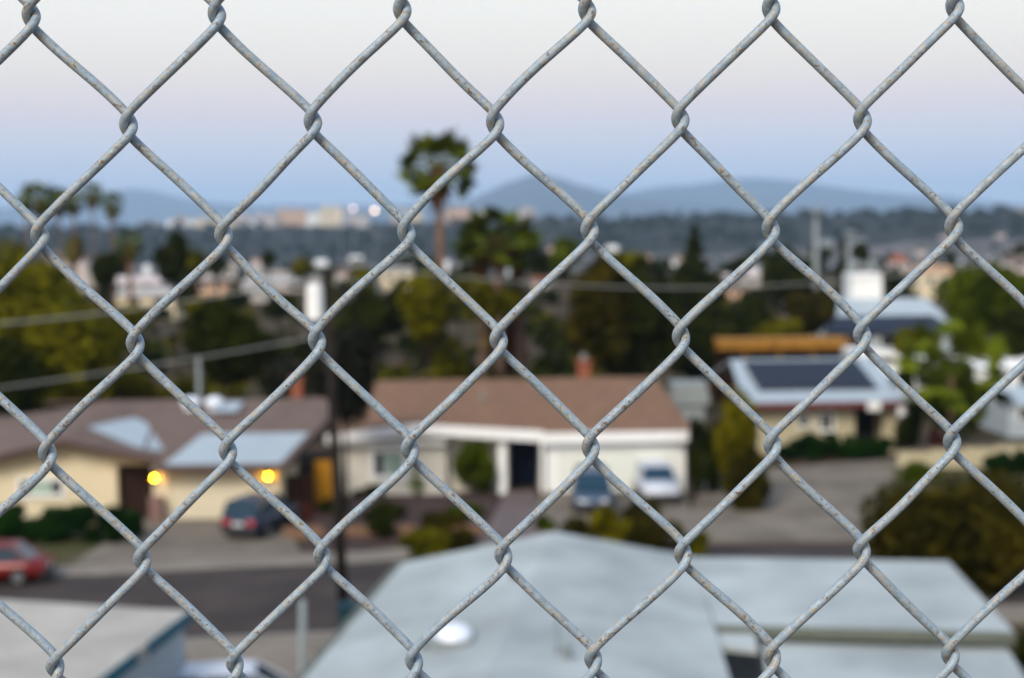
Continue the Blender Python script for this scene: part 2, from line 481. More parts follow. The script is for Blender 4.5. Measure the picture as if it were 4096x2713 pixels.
def hedge(label, px0, px1, top, base, m, dep=1.3, n=3500, leaf=.12, name='hedge', dist=None):
    SEED[0] += 1
    a = W(px0, base) if dist is None else D(px0, base, dist); b = W(px1, base) if dist is None else D(px1, base, dist)
    h = D(px0, top, a.y).z
    root = thing(name, label, 'hedge', (a.x, a.y, 0), math.atan2(b.y - a.y, b.x - a.x))
    L = (b - a).length
    rs = np.random.default_rng(SEED[0])
    parts = []
    nl = max(4, int(L / (h * .75)))
    for k in range(nl):
        x = (k + .5) / nl * L
        parts.append(leaves((x, dep / 2, h * .45), (L / nl * .8, dep * .7, h * .58 * rs.uniform(.9, 1.08)), n // nl, leaf, SEED[0] * 31 + k, 6))
    crown_mesh('foliage', parts, m, root)
    mb = MB()
    for k in range(nl):
        x = (k + .5) / nl * L
        mb.tube([(x, dep / 2, -.05), (x + .1, dep / 2, h * .6)], [.04, .02], 5)
    mb.build('stem', M['bark'], root)
    return root
def palm(label, px, top, bot, wpx, dist, group=None, fronds=26, tw=.22, skirt=True, m=None, gz=None, lean=0.0, fan=True, trunk_m=None, name='palm_tree'):
    """fan palm: crown box in pixels at the given distance, tall bare trunk"""
    SEED[0] += 1
    rs = random.Random(SEED[0])
    a = D(px, top, dist); b = D(px, bot, dist)
    rad = wpx / 2 / F_PX * dist * 1.12
    z0 = float(ground_z(a.x, dist)) if gz is None else gz
    cz = a.z - (a.z - b.z) * .5 - z0
    root = thing(name, label, 'palm tree', (a.x, dist, z0), 0, group)
    MB().tube([(-lean, 0, -.1), (-lean * .6, 0, cz * .4), (-lean * .2, 0, cz * .8), (0, 0, cz)], [tw * 1.25, tw, tw * .85, tw * .9], 9).build('trunk', trunk_m or M['palmtrunk'], root, True)
    mb = MB()
    hh = (a.z - b.z) / 2 * 1.1
    fronds = int(fronds * 1.25)
    for k in range(fronds):
        az = k * 2.39996 + rs.uniform(-.25, .25)
        el = math.asin(min(1, max(-1, -0.75 + 1.7 * (k + .5) / fronds)))
        L = rs.uniform(.78, 1.18)
        dx, dy, dz = math.cos(az) * math.cos(el) * rad * L, math.sin(az) * math.cos(el) * rad * L, math.sin(el) * hh * L
        tip = Vector((dx, dy, dz)); mid = tip * .60 + Vector((0, 0, .05 * rad))
        mb.tube([(0, 0, cz), (mid.x, mid.y, cz + mid.z)], [.03, .02], 4)
        tn = tip.normalized()
        side = tn.cross(Vector((0, 0, 1)))
        if side.length < .1: side = Vector((1, 0, 0))
        side.normalize()
        side = (side * math.cos(.5 * (k % 3 - 1)) + side.cross(tn) * math.sin(.5 * (k % 3 - 1))).normalized()
        upv = side.cross(tn)
        fr = rad * .40
        for q in range(13):
            t = (q / 12 - .5) * 2.3
            dirn = (tn * math.cos(t) + side * math.sin(t))
            e = mid + dirn * fr * rs.uniform(.8, 1.15) + Vector((0, 0, -.14 * rad * abs(math.sin(t))))
            w = (side * math.cos(t) - tn * math.sin(t)) * fr * .17 + upv * rs.uniform(-.03, .03)
            m2 = mid + (e - mid) * .55
            mb.add([(mid.x, mid.y, mid.z + cz), (m2.x + w.x, m2.y + w.y, m2.z + w.z + cz), (e.x, e.y, e.z + cz), (m2.x - w.x, m2.y - w.y, m2.z - w.z + cz)], [[0, 1, 2, 3]])
    mb.build('crown', m or M['l_frond'], root)
    if skirt:
        mb = MB()
        for k in range(60):
            az = rs.uniform(0, 6.28); L = rs.uniform(.5, 1.3) * hh
            r1 = tw * 1.1; r2 = rs.uniform(.15, .5) * rad * .8
            c, s = math.cos(az), math.sin(az); w = .22
            z1 = cz + .1 * hh
            mb.add([(c * r1, s * r1, z1), (c * r2 - s * w, s * r2 + c * w, z1 - L * .6), (c * r2 * .8, s * r2 * .8, z1 - L), (c * r2 + s * w, s * r2 - c * w, z1 - L * .6)], [[0, 1, 2, 3]])
        mb.build('dead_frond_skirt', M['skirt'], root)
    return root

# ------------------------------------------------------------------ building helpers
def window(parent, x0, x1, y, z0, z1, glass, frame=None, fr=.09, mull=0, dark=None, ends=False):
    """window in a wall facing -y; frame, mullions and panes"""
    frame = frame or M['white']
    mb = MB()
    mb.box(x0 - fr, x1 + fr, y - .07, y - .003, z1, z1 + fr).box(x0 - fr, x1 + fr, y - .09, y - .003, z0 - fr, z0)
    mb.box(x0 - fr, x0, y - .07, y - .003, z0, z1).box(x1, x1 + fr, y - .07, y - .003, z0, z1)
    for k in range(mull):
        xc = x0 + (x1 - x0) * (k + 1) / (mull + 1)
        mb.box(xc - .03, xc + .03, y - .05, y - .03, z0, z1)
    w = mb.build('window', frame, parent)
    n = mull + 1
    for k in range(n):
        a = x0 + (x1 - x0) * k / n; b = x0 + (x1 - x0) * (k + 1) / n
        box('pane', (dark if (dark and (k == 0 or (ends and k == n - 1))) else glass), w, a + .002, b - .002, y - .028, y - .008, z0 + .002, z1 - .002)
    return w
def garage_door(parent, x0, x1, y, z0, z1, m, nrow=4, ncol=6):
    d = thing_part('garage_door', parent)
    hh = (z1 - z0) / nrow; ww = (x1 - x0) / ncol
    for j in range(nrow):
        mb = MB().box(x0, x1, y - .05, y - .004, z0 + j * hh + .008, z0 + (j + 1) * hh - .008)
        for i in range(ncol):
            mb.box(x0 + i * ww + .1, x0 + (i + 1) * ww - .1, y - .065, y - .052, z0 + j * hh + .09, z0 + (j + 1) * hh - .09)
        mb.build('door_panel', m, d)
    return d
def thing_part(name, parent):
    o = bpy.data.objects.new(name, None); COL.objects.link(o); o.parent = parent; o.empty_display_size = .2
    return o

# ------------------------------------------------------------------ off-white ranch house in the middle
o_ = W(785, 1146)
S = o_.y / F_PX
def X(px): return (px - 785) * S
H1 = thing('ranch_house', 'off-white ranch house with a brown shingle roof and wide white fascia', 'house', (o_.x, o_.y, 0), R(.6))
H1x = X(1590)
box('wall', M['beige'], H1, 0, X(1035), 0, 8, 0, 2.62)
box('wall', M['beige'], H1, X(1035) + .003, X(1165), .5, 8, 0, 2.6)
box('wall', M['beige'], H1, X(1165) + .003, X(1255) - .003, 1.8, 8, 0, 2.6)
box('wall', M['white'], H1, X(1255), H1x, -.6, 8.003, 0, 2.52)
MB().prismy([(-.3, 2.62), (X(1250), 2.62), (X(1250), 2.75), (X(970), 3.22), (-.3, 2.9)], .2, 1.2).build('gable_wall', M['beige'], H1)
yb = 8.6
MB().slab([(-.5, -.5, 2.98), (X(970), -.5, 3.42), (X(970), yb, 4.62), (X(850), yb, 4.62)], .12).build('roof', M['shingle'], H1)
MB().slab([(X(970) + .01, -.5, 3.42), (X(1260), -.5, 3.0), (H1x + .4, -.95, 2.92), (H1x - .5, yb, 4.62), (X(970) + .01, yb, 4.62)], .12).build('roof', M['shingle'], H1)
MB().slab([(X(850), yb + .01, 4.62), (H1x - .5, yb + .01, 4.62), (H1x + .4, yb + 8, 2.9), (-.5, yb + 8, 2.9)], .12).build('roof', M['shingle'], H1)
MB().add([(-.56, -.62, 2.55), (X(970), -.62, 2.98), (X(970), -.62, 3.45), (-.56, -.62, 3.0), (-.56, -.5, 2.55), (X(970), -.5, 2.98), (X(970), -.5, 3.45), (-.56, -.5, 3.0)],
         [[0, 1, 2, 3], [5, 4, 7, 6], [0, 4, 5, 1], [3, 2, 6, 7], [0, 3, 7, 4], [1, 5, 6, 2]]).build('fascia', M['white'], H1)
MB().add([(X(970), -.625, 2.98), (X(1262), -.625, 2.5), (X(1262), -.625, 3.03), (X(970), -.625, 3.45), (X(970), -.5, 2.98), (X(1262), -.5, 2.5), (X(1262), -.5, 3.03), (X(970), -.5, 3.45)],
         [[0, 1, 2, 3], [5, 4, 7, 6], [0, 4, 5, 1], [3, 2, 6, 7], [0, 3, 7, 4], [1, 5, 6, 2]]).build('fascia', M['white'], H1)
box('fascia', M['white'], H1, X(1255), H1x + .4, -1.05, -.95, 2.48, 2.98)
box('fascia', M['white'], H1, -.3, X(1036), -.45, .1, 2.46, 2.6)
window(H1, X(868), X(932), 0, .95, 2.05, M['glass_gr'], mull=2, dark=M['glass_dk'], fr=.24)
box('porch_column', M['white'], H1, X(1156), X(1176), -.3, .05, 0, 2.6)
dr = box('door', M['navy'], H1, X(1184), X(1250), 1.68, 1.796, .05, 2.5)
MB().dome((X(1242), 1.62, 1.1), .05, .05, .05, 8, 4, True).build('handle', M['alu'], dr)
garage_door(H1, X(1296), X(1560), -.6, .02, 2.15, M['gdoor'])
MB().box(X(1286), X(1296), -.68, -.603, 0, 2.25).box(X(1560), X(1570), -.68, -.603, 0, 2.25).box(X(1296), X(1560), -.68, -.603, 2.16, 2.25).build('door_trim', M['white'], H1)
box('drainpipe', M['grey'], H1, X(1263), X(1268), -.7, -.61, 0, 2.5)
ch = MB().box(X(1368), X(1402), 9.2, 10, 3.8, 5.35).box(X(1365), X(1405), 9.1, 10.1, 5.35, 5.48).build('chimney', M['terra'], H1)
MB().tube([(X(1385), 9.6, 5.45), (X(1385), 9.6, 5.8)], .16).build('flue', M['grey'], ch)
for xx, yy, zz in ((X(1120), 4, 4.1), (X(1490), 4.5, 4.0)):
    MB().tube([(xx, yy, zz - .4), (xx, yy, zz + .3)], .07).dome((xx, yy, zz + .3), .12, .12, .08, 8, 3).build('roof_vent', M['grey'], H1)

# ------------------------------------------------------------------ cream house on the left
o_ = W(385, 1206)
S2 = o_.y / F_PX
def X2(px): return (px - 385) * S2
H2 = thing('ranch_house', 'cream house with grey-brown low gable roof and two lit yellow porch lamps', 'house', (o_.x, o_.y, 0), 0)
gx1 = X2(652)
box('wall', M['cream'], H2, -.55, .2, 0, 6, 0, 2.42)
MB().box(.2, gx1 - .1, .002, 6.1, 2.1, 2.42).box(.2, gx1 - .1, .35, 6.1, 0, 2.1).box(gx1 - .1, gx1, .001, 6, 0, 2.42).build('wall', M['cream'], H2)
garage_door(H2, .2, gx1 - .12, .1, .02, 2.1, M['creamd'])
xl0, xl1 = X2(-150), X2(256)
box('wall', M['cream'], H2, xl0, xl1, 1.2, 9, 0, 2.35)
pk = X2(140)
MB().prismy([(xl0, 2.352), (xl1 + 2.2, 2.352), (pk, 3.42)], 1.22, 1.5).build('gable_wall', M['cream'], H2)
box('gate', M['dkbrown'], H2, xl1 + .02, -.56, 1.6, 1.7, .05, 2.3)
MB().box(X2(350), X2(382), -.5, -.02, 0, 1.15).build('brick_pier', M['brick'], H2)
window(H2, X2(28), X2(124), 1.2, 1.10, 1.72, M['glass_gr'], mull=3, fr=.16, dark=M['glass_dk'], ends=True)
# roofs
yR = 11.5
MB().slab([(pk, .55, 3.62), (xl1 + 2.9, .55, 2.52), (xl1 + 2.9, yR, 3.05), (pk, yR, 4.15)], .12).build('roof', M['taupe'], H2)
MB().slab([(pk - .01, .55, 3.62), (pk - .01, yR, 4.15), (xl0 - 1, yR, 3.3), (xl0 - 1, .55, 2.2)], .12).build('roof', M['taupe'], H2)
MB().slab([(-.35, -.6, 2.50), (gx1 + .35, -.6, 2.50), (gx1 + 1.9, yR, 4.10), (-4.3, yR, 4.10), (-.12, .56, 2.655)], .12).build('roof', M['taupe'], H2)
MB().slab([(pk - 4, yR + .02, 4.12), (gx1 + 1.9, yR + .02, 4.08), (gx1 + 1.9, yR + 7, 2.9), (pk - 4, yR + 7, 2.9)], .1).build('roof', M['taupe'], H2)
MB().slab([(.05, -.35, 2.58), (gx1 + .1, -.35, 2.58), (gx1 + .75, 4.6, 3.25), (.75, 4.6, 3.25)], .025).build('roof_patch', M['whiteroof'], H2)
def onroof(x, y):   # height of the gable's right slope
    t = (x - pk) / (xl1 + 2.9 - pk)
    return 3.66 - 1.08 * t + (y - .55) * .047
def roofpt(px, py):
    a_ = Vector((pk, .55, 3.62)); n_ = (Vector((xl1 + 2.9, .55, 2.52)) - a_).cross(Vector((pk, yR, 4.15)) - a_)
    p1 = W(px, py, 6.0) - H2.location; p2 = W(px, py, 1.0) - H2.location
    q_ = p1.lerp(p2, n_.dot(a_ - p1) / n_.dot(p2 - p1)); q_.z += .06
    return q_
MB().slab([roofpt(*q) for q in ((203, 990), (310, 968), (352, 985), (330, 1040), (300, 1030))], .025).build('roof_patch', M['whiteroof'], H2)
MB().slab([roofpt(*q) for q in ((358, 992), (408, 975), (428, 1006), (400, 1044), (338, 1042))], .025).build('roof_patch', M['whiteroof'], H2)
MB().slab([(X2(410), 8.2, 3.85), (X2(480), 8.2, 3.85), (X2(480), 10.2, 4.12), (X2(415), 10.2, 4.12)], .025).build('roof_patch', M['whiteroof'], H2)
def rake(a, b, m, h=.26, w=.05, name='fascia'):
    a = Vector(a); b = Vector(b); mb = MB()
    n = (b - a).cross(Vector((0, 0, 1))).normalized() * w
    up = Vector((0, 0, h))
    mb.add([a, b, b + up, a + up, a + n, b + n, b + n + up, a + n + up], [[0, 1, 2, 3], [5, 4, 7, 6], [0, 4, 5, 1], [3, 2, 6, 7], [0, 3, 7, 4], [1, 5, 6, 2]])
    return mb.build(name, m, H2)
rake((pk, .5, 3.36), (xl1 + 2.9, .5, 2.27), M['fasc_dk'])
rake((xl0 - 1, .5, 1.95), (pk, .5, 3.36), M['fasc_dk'])
rake((-.35, -.64, 2.26), (gx1 + .37, -.64, 2.26), M['fasc_dk'], .24)
rake((gx1 + .37, -.62, 2.26), (gx1 + 1.93, yR, 3.92), M['fasc_dk'], .3)
cz_ = 4.1
cc = MB().box(X2(592), X2(622), 12.2, 12.9, 3.6, 5.0).box(X2(589), X2(625), 12.1, 13, 5.0, 5.1).build('chimney', M['terra'], H2)
for px_ in (300, 362):
    MB().tube([(X2(px_) + .9, 9.5, 3.8), (X2(px_) + .9, 9.5, 4.1)], .35, 10).dome((X2(px_) + .9, 9.5, 4.1), .5, .5, .38, 12, 4).build('roof_vent', M['skyl'], H2)
MB().tube([(X2(315) + .9, 10.2, 3.9), (X2(315) + .9, 10.2, 6.4)], .09).build('antenna_mast', M['palepole'], H2)
for px_ in (361, 626):
    x = X2(px_)
    l = MB().box(x - .07, x + .07, -.06, -.003, 1.78, 2.16).box(x - .12, x + .12, -.30, -.03, 2.14, 2.19).box(x - .09, x + .09, -.27, -.06, 1.78, 1.81).build('porch_lamp', M['fasc_dk'], H2)
    MB().dome((x, -.17, 1.965), .06, .06, .08, 12, 8, True).build('bulb', M['lamp'], l, True)
# side yard between the cream and the off-white house
yd = thing('board_fence', 'red-brown board fence beside the cream garage', 'fence', tuple(W(655, 1188)), 0)
for k in range(9):
    box('board', M['redbrown'], yd, k * .142, k * .142 + .135, 0, .025 + .006 * (k % 2), .05, 1.75)
MB().box(0, 1.28, .03, .09, .4, .5).box(0, 1.28, .03, .09, 1.4, 1.5).build('rail', M['redbrown'], yd)
p = W(728, 1172)
od = thing('side_gate', 'tall ochre yellow gate between the cream house and the off-white house', 'gate', (p.x, p.y, 0))
for k in range(5): box('board', M['ochre'], od, k * .21, k * .21 + .2, 0, .04 + .005 * (k % 2), .05, 2.15)
MB().box(-.12, -.01, -.03, .12, 0, 2.3).box(1.06, 1.17, -.03, .12, 0, 2.3).build('gate_post', M['dkbrown'], od)
MB().box(0, 1.05, .05, .1, .4, .5).box(0, 1.05, .05, .1, 1.7, 1.8).build('rail', M['ochre'], od)

# ------------------------------------------------------------------ yellow house with solar panels on the right
o_ = W(1742, 1052)
S3 = o_.y / F_PX
def X3(px): return (px - 1742) * S3
H3 = thing('solar_panel_house', 'pale yellow bungalow with white roof and rows of dark solar panels', 'house', (o_.x, o_.y, 0), 0)
w3 = X3(2078)
MB().box(0, X3(1978), 0, 8, 0, 2.55).build('wall', M['yel'], H3)
MB().box(X3(1978), w3, 1.6, 8, 0, 2.55).box(X3(2044), w3, .01, 1.59, 0, 2.55).build('wall', M['yel'], H3)
e0, e1 = -.6, w3 + .6
zr = lambda y: 2.98 + (y + .7) * .205
MB().slab([(e0, -.7, zr(-.7)), (e1, -.7, zr(-.7)), (e1 - .5, 7.2, zr(7.2)), (e0 + .3, 7.2, zr(7.2))], .1).build('roof', M['whiteroof'], H3)
MB().slab([(e0 + .3, 7.21, zr(7.2)), (e1 - .5, 7.21, zr(7.2)), (e1, 15, 2.98), (e0, 15, 2.98)], .1).build('roof', M['whiteroof'], H3)
box('fascia', M['maroon'], H3, e0, e1, -.76, -.705, 2.62, 2.93)
window(H3, X3(1848), X3(1868), 0, 1.55, 2.15, M['glass_dk'], fr=.1)
window(H3, X3(1896), X3(1926), 0, 1.35, 2.2, M['glass_dk'], fr=.12, mull=1)
box('door', M['glass_dk'], H3, X3(1982), X3(2040), 1.5, 1.59, .1, 2.45)  # dark sheet in place of the shade inside the porch opening
MB().box(X3(1985), X3(2040), .1, .55, .38, .48).box(X3(1987), X3(1991), .12, .5, 0, .38).box(X3(2034), X3(2038), .12, .5, 0, .38).build('porch_bench', M['white'], H3)
box('gable_vent', M['white'], H3, X3(2000), X3(2030), -.82, -.765, 2.45, 2.95)
for j in range(3):
    for i in range(9):
        x0 = X3(1762) + i * .73; y0 = 1.1 + j * 1.75
        xx = x0 + (j * -.04)
        sp = MB().slab([(xx, y0, zr(y0) + .16), (xx + .7, y0, zr(y0) + .16), (xx + .7, y0 + 1.68, zr(y0 + 1.68) + .16), (xx, y0 + 1.68, zr(y0 + 1.68) + .16)], .05).build('solar_panel', M['panel'], H3)
for yq in (1.3, 5.2): MB().box(X3(1762), X3(1762) + 6.5, yq, yq + .06, zr(yq), zr(yq) + .1).build('panel_rail', M['alu'], H3)
# tall white shed volume behind
p = D(1985, 930, 101); 
wb = thing('white_block', 'white flat-topped outbuilding behind the solar panel roof', 'outbuilding', (p.x, 101, 0))
box('wall', M['white'], wb, 0, 3.4, 0, 4, 0, D(2000, 832, 101).z - .3)
MB().slab([(-.15, -.2, D(2000, 812, 101).z), (2.1, -.2, D(2000, 812, 101).z), (3.7, -.2, D(2000, 840, 101).z), (3.7, 4.2, D(2000, 840, 101).z), (-.15, 4.2, D(2000, 812, 101).z)], .35).build('roof', M['white'], wb)
box('door', M['greyblue'], wb, .6, 1.5, -.04, -.003, .05, 2.1)
# orange timber patio cover
p = D(1640, 850, 112)
pc = thing('patio_cover', 'long orange-stained timber patio cover left of the solar panel roof', 'pergola', (p.x, 112, 0))
zt = D(1700, 788, 112).z
L = X(1960) - X(1640); L = 320 / F_PX * 112
for k in range(16):
    box('roof_board', M['orangewood'], pc, k * L / 16, (k + 1) * L / 16 - .03, -.3, 2.6, zt + .002 * (k % 2), zt + .06)
MB().box(-.1, L + .1, -.4, -.3, zt - .62, zt + .05).build('beam', M['orangewood'], pc)
box('back_wall', M['redbrown'], pc, 0, L, 2.2, 2.35, 0, zt - .05)
for k in range(5): box('post', M['orangewood'], pc, k * L / 4.05, k * L / 4.05 + .16, -.25, -.09, 0, zt - .6)
# grey-green shed roof right of the brown-roofed house
p = D(1552, 960, 84)
sh = thing('garden_shed', 'small grey-green flat-topped shed at the right end of the brown roof', 'shed', (p.x, 84, 0))
zt = D(1590, 888, 84).z
box('wall', M['grey'], sh, .25, 1.75, 0, 2.2, 0, zt - 1.1)
MB().box(0, 2.0, -.15, 2.4, zt - 1.1, zt - .55).box(.08, 1.92, -.05, 2.3, zt - .55, zt).build('roof', M['grey'], sh)
box('door', M['dkbrown'], sh, .6, 1.3, -.04, -.003, 0, 1.9)
# tan wall right
p = W(2075, 1085); q = W(2500, 1092)
tw_ = thing('block_wall', 'pale yellow garden wall on the right behind the round dark bush', 'wall', (p.x, p.y, 0), math.atan2(q.y - p.y, q.x - p.x))
Lw = (q - p).length; k = 0; xx = 0
while xx < Lw:
    hgt = (.9 + .75 * (xx / Lw))
    box('wall_panel', M['yel'], tw_, xx, min(xx + 1.58, Lw), 0, .2, 0, hgt)
    xx += 1.6
MB().add([(0, -.03, .91), (Lw, -.03, 1.66), (Lw, .23, 1.66), (0, .23, .91), (0, -.03, .97), (Lw, -.03, 1.72), (Lw, .23, 1.72), (0, .23, .97)], [[3, 2, 1, 0], [4, 5, 6, 7], [0, 1, 5, 4], [1, 2, 6, 5], [2, 3, 7, 6], [3, 0, 4, 7]]).build('coping', M['concrete'], tw_)
# low tan kerb walls of the centre garden
def low_wall(px0, px1, py, h, label, m):
    a = W(px0, py); b = W(px1, py - (px1 - px0) * .015)
    t_ = thing('garden_wall', label, 'wall', tuple(a), math.atan2(b.y - a.y, b.x - a.x))
    L = (b - a).length; n = int(L / .9)
    for k in range(n): box('block', m, t_, k * L / n, (k + 1) * L / n - .012, 0, .22, 0, h + .006 * (k % 3))
low_wall(655, 748, 1250, .55, 'low tan block wall left of the dark utility pole', M['tanwall'])
low_wall(800, 960, 1246, .5, 'low tan block wall right of the dark utility pole', M['tanwall'])
low_wall(985, 1120, 1243, .45, 'low tan block wall left of the pinkish garden path', M['tanwall'])

# ------------------------------------------------------------------ more distant houses
def far_house(label, x0, x1, ytop, yeave, ybase, dist, wm, rm, flat=False, nwin=2, name='house'):
    if 160 < dist: dist = min(W(x0, ybase).y, 318)
    a = D(x0, ybase, dist); b = D(x1, ybase, dist)
    zb = float(ground_z(a.x, dist))
    w = b.x - a.x; ze = D(x0, yeave, dist).z; zt = D(x0, ytop, dist).z
    zb2 = min(zb, a.z)
    t_ = thing(name, label, 'house', (a.x, dist, zb2))
    dep = max(6, min(w * .7, 14)); he = max(ze - zb2, 1.0); ht = max(zt - zb2, he + .2)
    box('wall', wm, t_, 0, w, 0, dep, 0, he)
    if flat: MB().box(-.15, w + .15, -.15, dep + .15, he, ht).build('roof', rm, t_)
    else:
        ov = min(.5, w * .05)
        MB().slab([(-ov, -ov, he), (w + ov, -ov, he), (w * .93, dep / 2, ht), (w * .07, dep / 2, ht)], .12).slab([(w * .07, dep / 2 + .01, ht), (w * .93, dep / 2 + .01, ht), (w + ov, dep + ov, he), (-ov, dep + ov, he)], .12).build('roof', rm, t_)
    for k in range(nwin):
        xc = w * (k + .7) / (nwin + .4)
        zz = he * .72
        wd = min(.8, w * .1); hh = min(.6, he * .16)
        f = MB().box(xc - wd - .1, xc + wd + .1, -.06, -.003, zz - hh - .1, zz + hh + .1).build('window', M['white'], t_)
        box('pane', M['glass_dk'], f, xc - wd, xc + wd, -.08, -.062, zz - hh, zz + hh)
    return t_
# light blue roofed house with raised white storey, right
fh = far_house('house with pale blue roof and white raised upper storey', 1905, 2185, 697, 748, 812, 150, M['white'], M['whiteroof'])
p0 = D(1905, 748, 150)
box('upper_storey', M['white'], fh, (1990 - 1905) / F_PX * 150, (2062 - 1905) / F_PX * 150, 4, 8, D(2000, 748, 150).z - fh.location.z, D(2000, 634, 154).z - fh.location.z)
far_house('low gabled wing with dark blue-grey fascia in front of the pale blue roof', 1915, 2200, 738, 768, 815, 138, M['greyblue'], M['fasc_dk'] if False else M['panel'], nwin=3)
far_house('cream house with orange corner left of the big round green tree', 2130, 2200, 618, 632, 694, 250, M['cream'], M['peach'], flat=True)
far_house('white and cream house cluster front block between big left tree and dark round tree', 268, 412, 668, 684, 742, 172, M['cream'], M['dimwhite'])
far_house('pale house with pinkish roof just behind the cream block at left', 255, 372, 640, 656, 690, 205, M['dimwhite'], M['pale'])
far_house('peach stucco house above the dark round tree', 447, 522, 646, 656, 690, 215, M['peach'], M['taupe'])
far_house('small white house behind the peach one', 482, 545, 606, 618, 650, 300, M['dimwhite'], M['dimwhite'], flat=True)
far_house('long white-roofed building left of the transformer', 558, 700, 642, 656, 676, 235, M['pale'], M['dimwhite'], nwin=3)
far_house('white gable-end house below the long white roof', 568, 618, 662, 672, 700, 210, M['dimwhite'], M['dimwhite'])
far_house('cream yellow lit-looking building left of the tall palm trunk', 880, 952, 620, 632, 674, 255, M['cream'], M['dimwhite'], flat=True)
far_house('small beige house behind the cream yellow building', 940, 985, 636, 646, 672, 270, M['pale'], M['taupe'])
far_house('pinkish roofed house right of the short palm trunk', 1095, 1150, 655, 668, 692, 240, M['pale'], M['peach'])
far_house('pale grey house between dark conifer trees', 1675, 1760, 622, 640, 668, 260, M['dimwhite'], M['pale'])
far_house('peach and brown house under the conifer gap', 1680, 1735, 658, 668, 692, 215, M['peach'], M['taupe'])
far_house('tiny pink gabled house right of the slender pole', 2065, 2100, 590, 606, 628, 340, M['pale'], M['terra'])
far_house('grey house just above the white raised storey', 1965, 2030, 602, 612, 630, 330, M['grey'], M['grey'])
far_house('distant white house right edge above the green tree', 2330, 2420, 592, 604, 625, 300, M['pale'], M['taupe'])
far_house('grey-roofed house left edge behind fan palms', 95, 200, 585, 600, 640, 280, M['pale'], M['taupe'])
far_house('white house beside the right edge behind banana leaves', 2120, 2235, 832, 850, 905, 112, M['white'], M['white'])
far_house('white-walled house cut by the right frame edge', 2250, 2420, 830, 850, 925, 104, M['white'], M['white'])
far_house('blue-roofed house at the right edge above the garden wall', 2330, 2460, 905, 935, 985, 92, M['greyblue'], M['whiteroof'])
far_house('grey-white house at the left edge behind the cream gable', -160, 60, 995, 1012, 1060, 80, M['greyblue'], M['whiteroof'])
# valley buildings: individually placed small blocks
rs = random.Random(5)
SM = 'small houses between the trees of the middle distance'
sm = [(1250, 640, 46, 'pale', 'terra', 'small pink-roofed house between the palms and the dark olive tree'), (1540, 655, 40, 'pale', 'pale', 'small pinkish house left of the conifer'),
      (1765, 612, 60, 'white', 'grey', 'white roof just left of the tall light pole'), (1830, 600, 50, 'grey', 'white', 'low white roof under the tall light pole'),
      (2150, 600, 40, 'pale', 'taupe', 'beige roof left of the right edge tree'),
      (640, 628, 60, 'grey', 'white', 'grey-white roof above the long white building'), (720, 636, 50, 'pale', 'grey', 'grey house behind the transformer'),
      (800, 622, 60, 'pale', 'taupe', 'beige roofs right of the transformer'), (860, 650, 40, 'grey', 'grey', 'grey shed roof left of the cream yellow building'),
      (590, 610, 40, 'white', 'white', 'small white block left above the long white building'), (215, 612, 40, 'white', 'white', 'small white house behind the left palms'),
      (330, 650, 50, 'white', 'pale', 'white roof behind the short left palm'), (1065, 612, 36, 'pale', 'pale', 'small pale roof right of the tall palm trunk')]
for px, py, wpx, wk, rk, lab in sm:
    wpx *= .8
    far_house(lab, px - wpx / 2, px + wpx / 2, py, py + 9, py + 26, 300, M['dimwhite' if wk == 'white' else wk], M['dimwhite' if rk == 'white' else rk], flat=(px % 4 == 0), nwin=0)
kinds = [('white', 'white'), ('pale', 'taupe'), ('cream', 'white'), ('grey', 'grey'), ('peach', 'taupe'), ('white', 'grey')]
CN = {'white': 'white', 'pale': 'pale pinkish', 'cream': 'cream', 'grey': 'grey', 'peach': 'peach', 'taupe': 'brownish'}
n_v = 0
for py, dist in ((632, 560), (622, 1180), (612, 1350), (604, 1500), (597, 1650)):
    for k in range(17):
        px = 60 + k * 140 + rs.uniform(-55, 55)
        zb = None
        a = D(px, py, dist); z = float(ground_z(a.x, dist))
        if dist < 600: continue
        wpx = rs.uniform(12, 34)
        w = wpx / F_PX * dist; h = rs.uniform(3, 6.5)
        wk, rk = rs.choice(kinds)
        t_ = thing('house', f'tiny {CN[wk]} building with {CN[rk]} roof far away on the valley floor', 'house', (a.x, dist, z), rs.uniform(-.2, .2), f'tiny far {CN[wk]} buildings with {CN[rk]} roofs on the valley floor')
        box('wall', M[wk], t_, 0, w, 0, 12, 0, h)
        MB().slab([(-.4, -.4, h), (w + .4, -.4, h), (w, 6, h + 2), (0, 6, h + 2)], .15).slab([(0, 6.01, h + 2), (w, 6.01, h + 2), (w + .4, 12.4, h), (-.4, 12.4, h)], .15).build('roof', M[rk], t_)
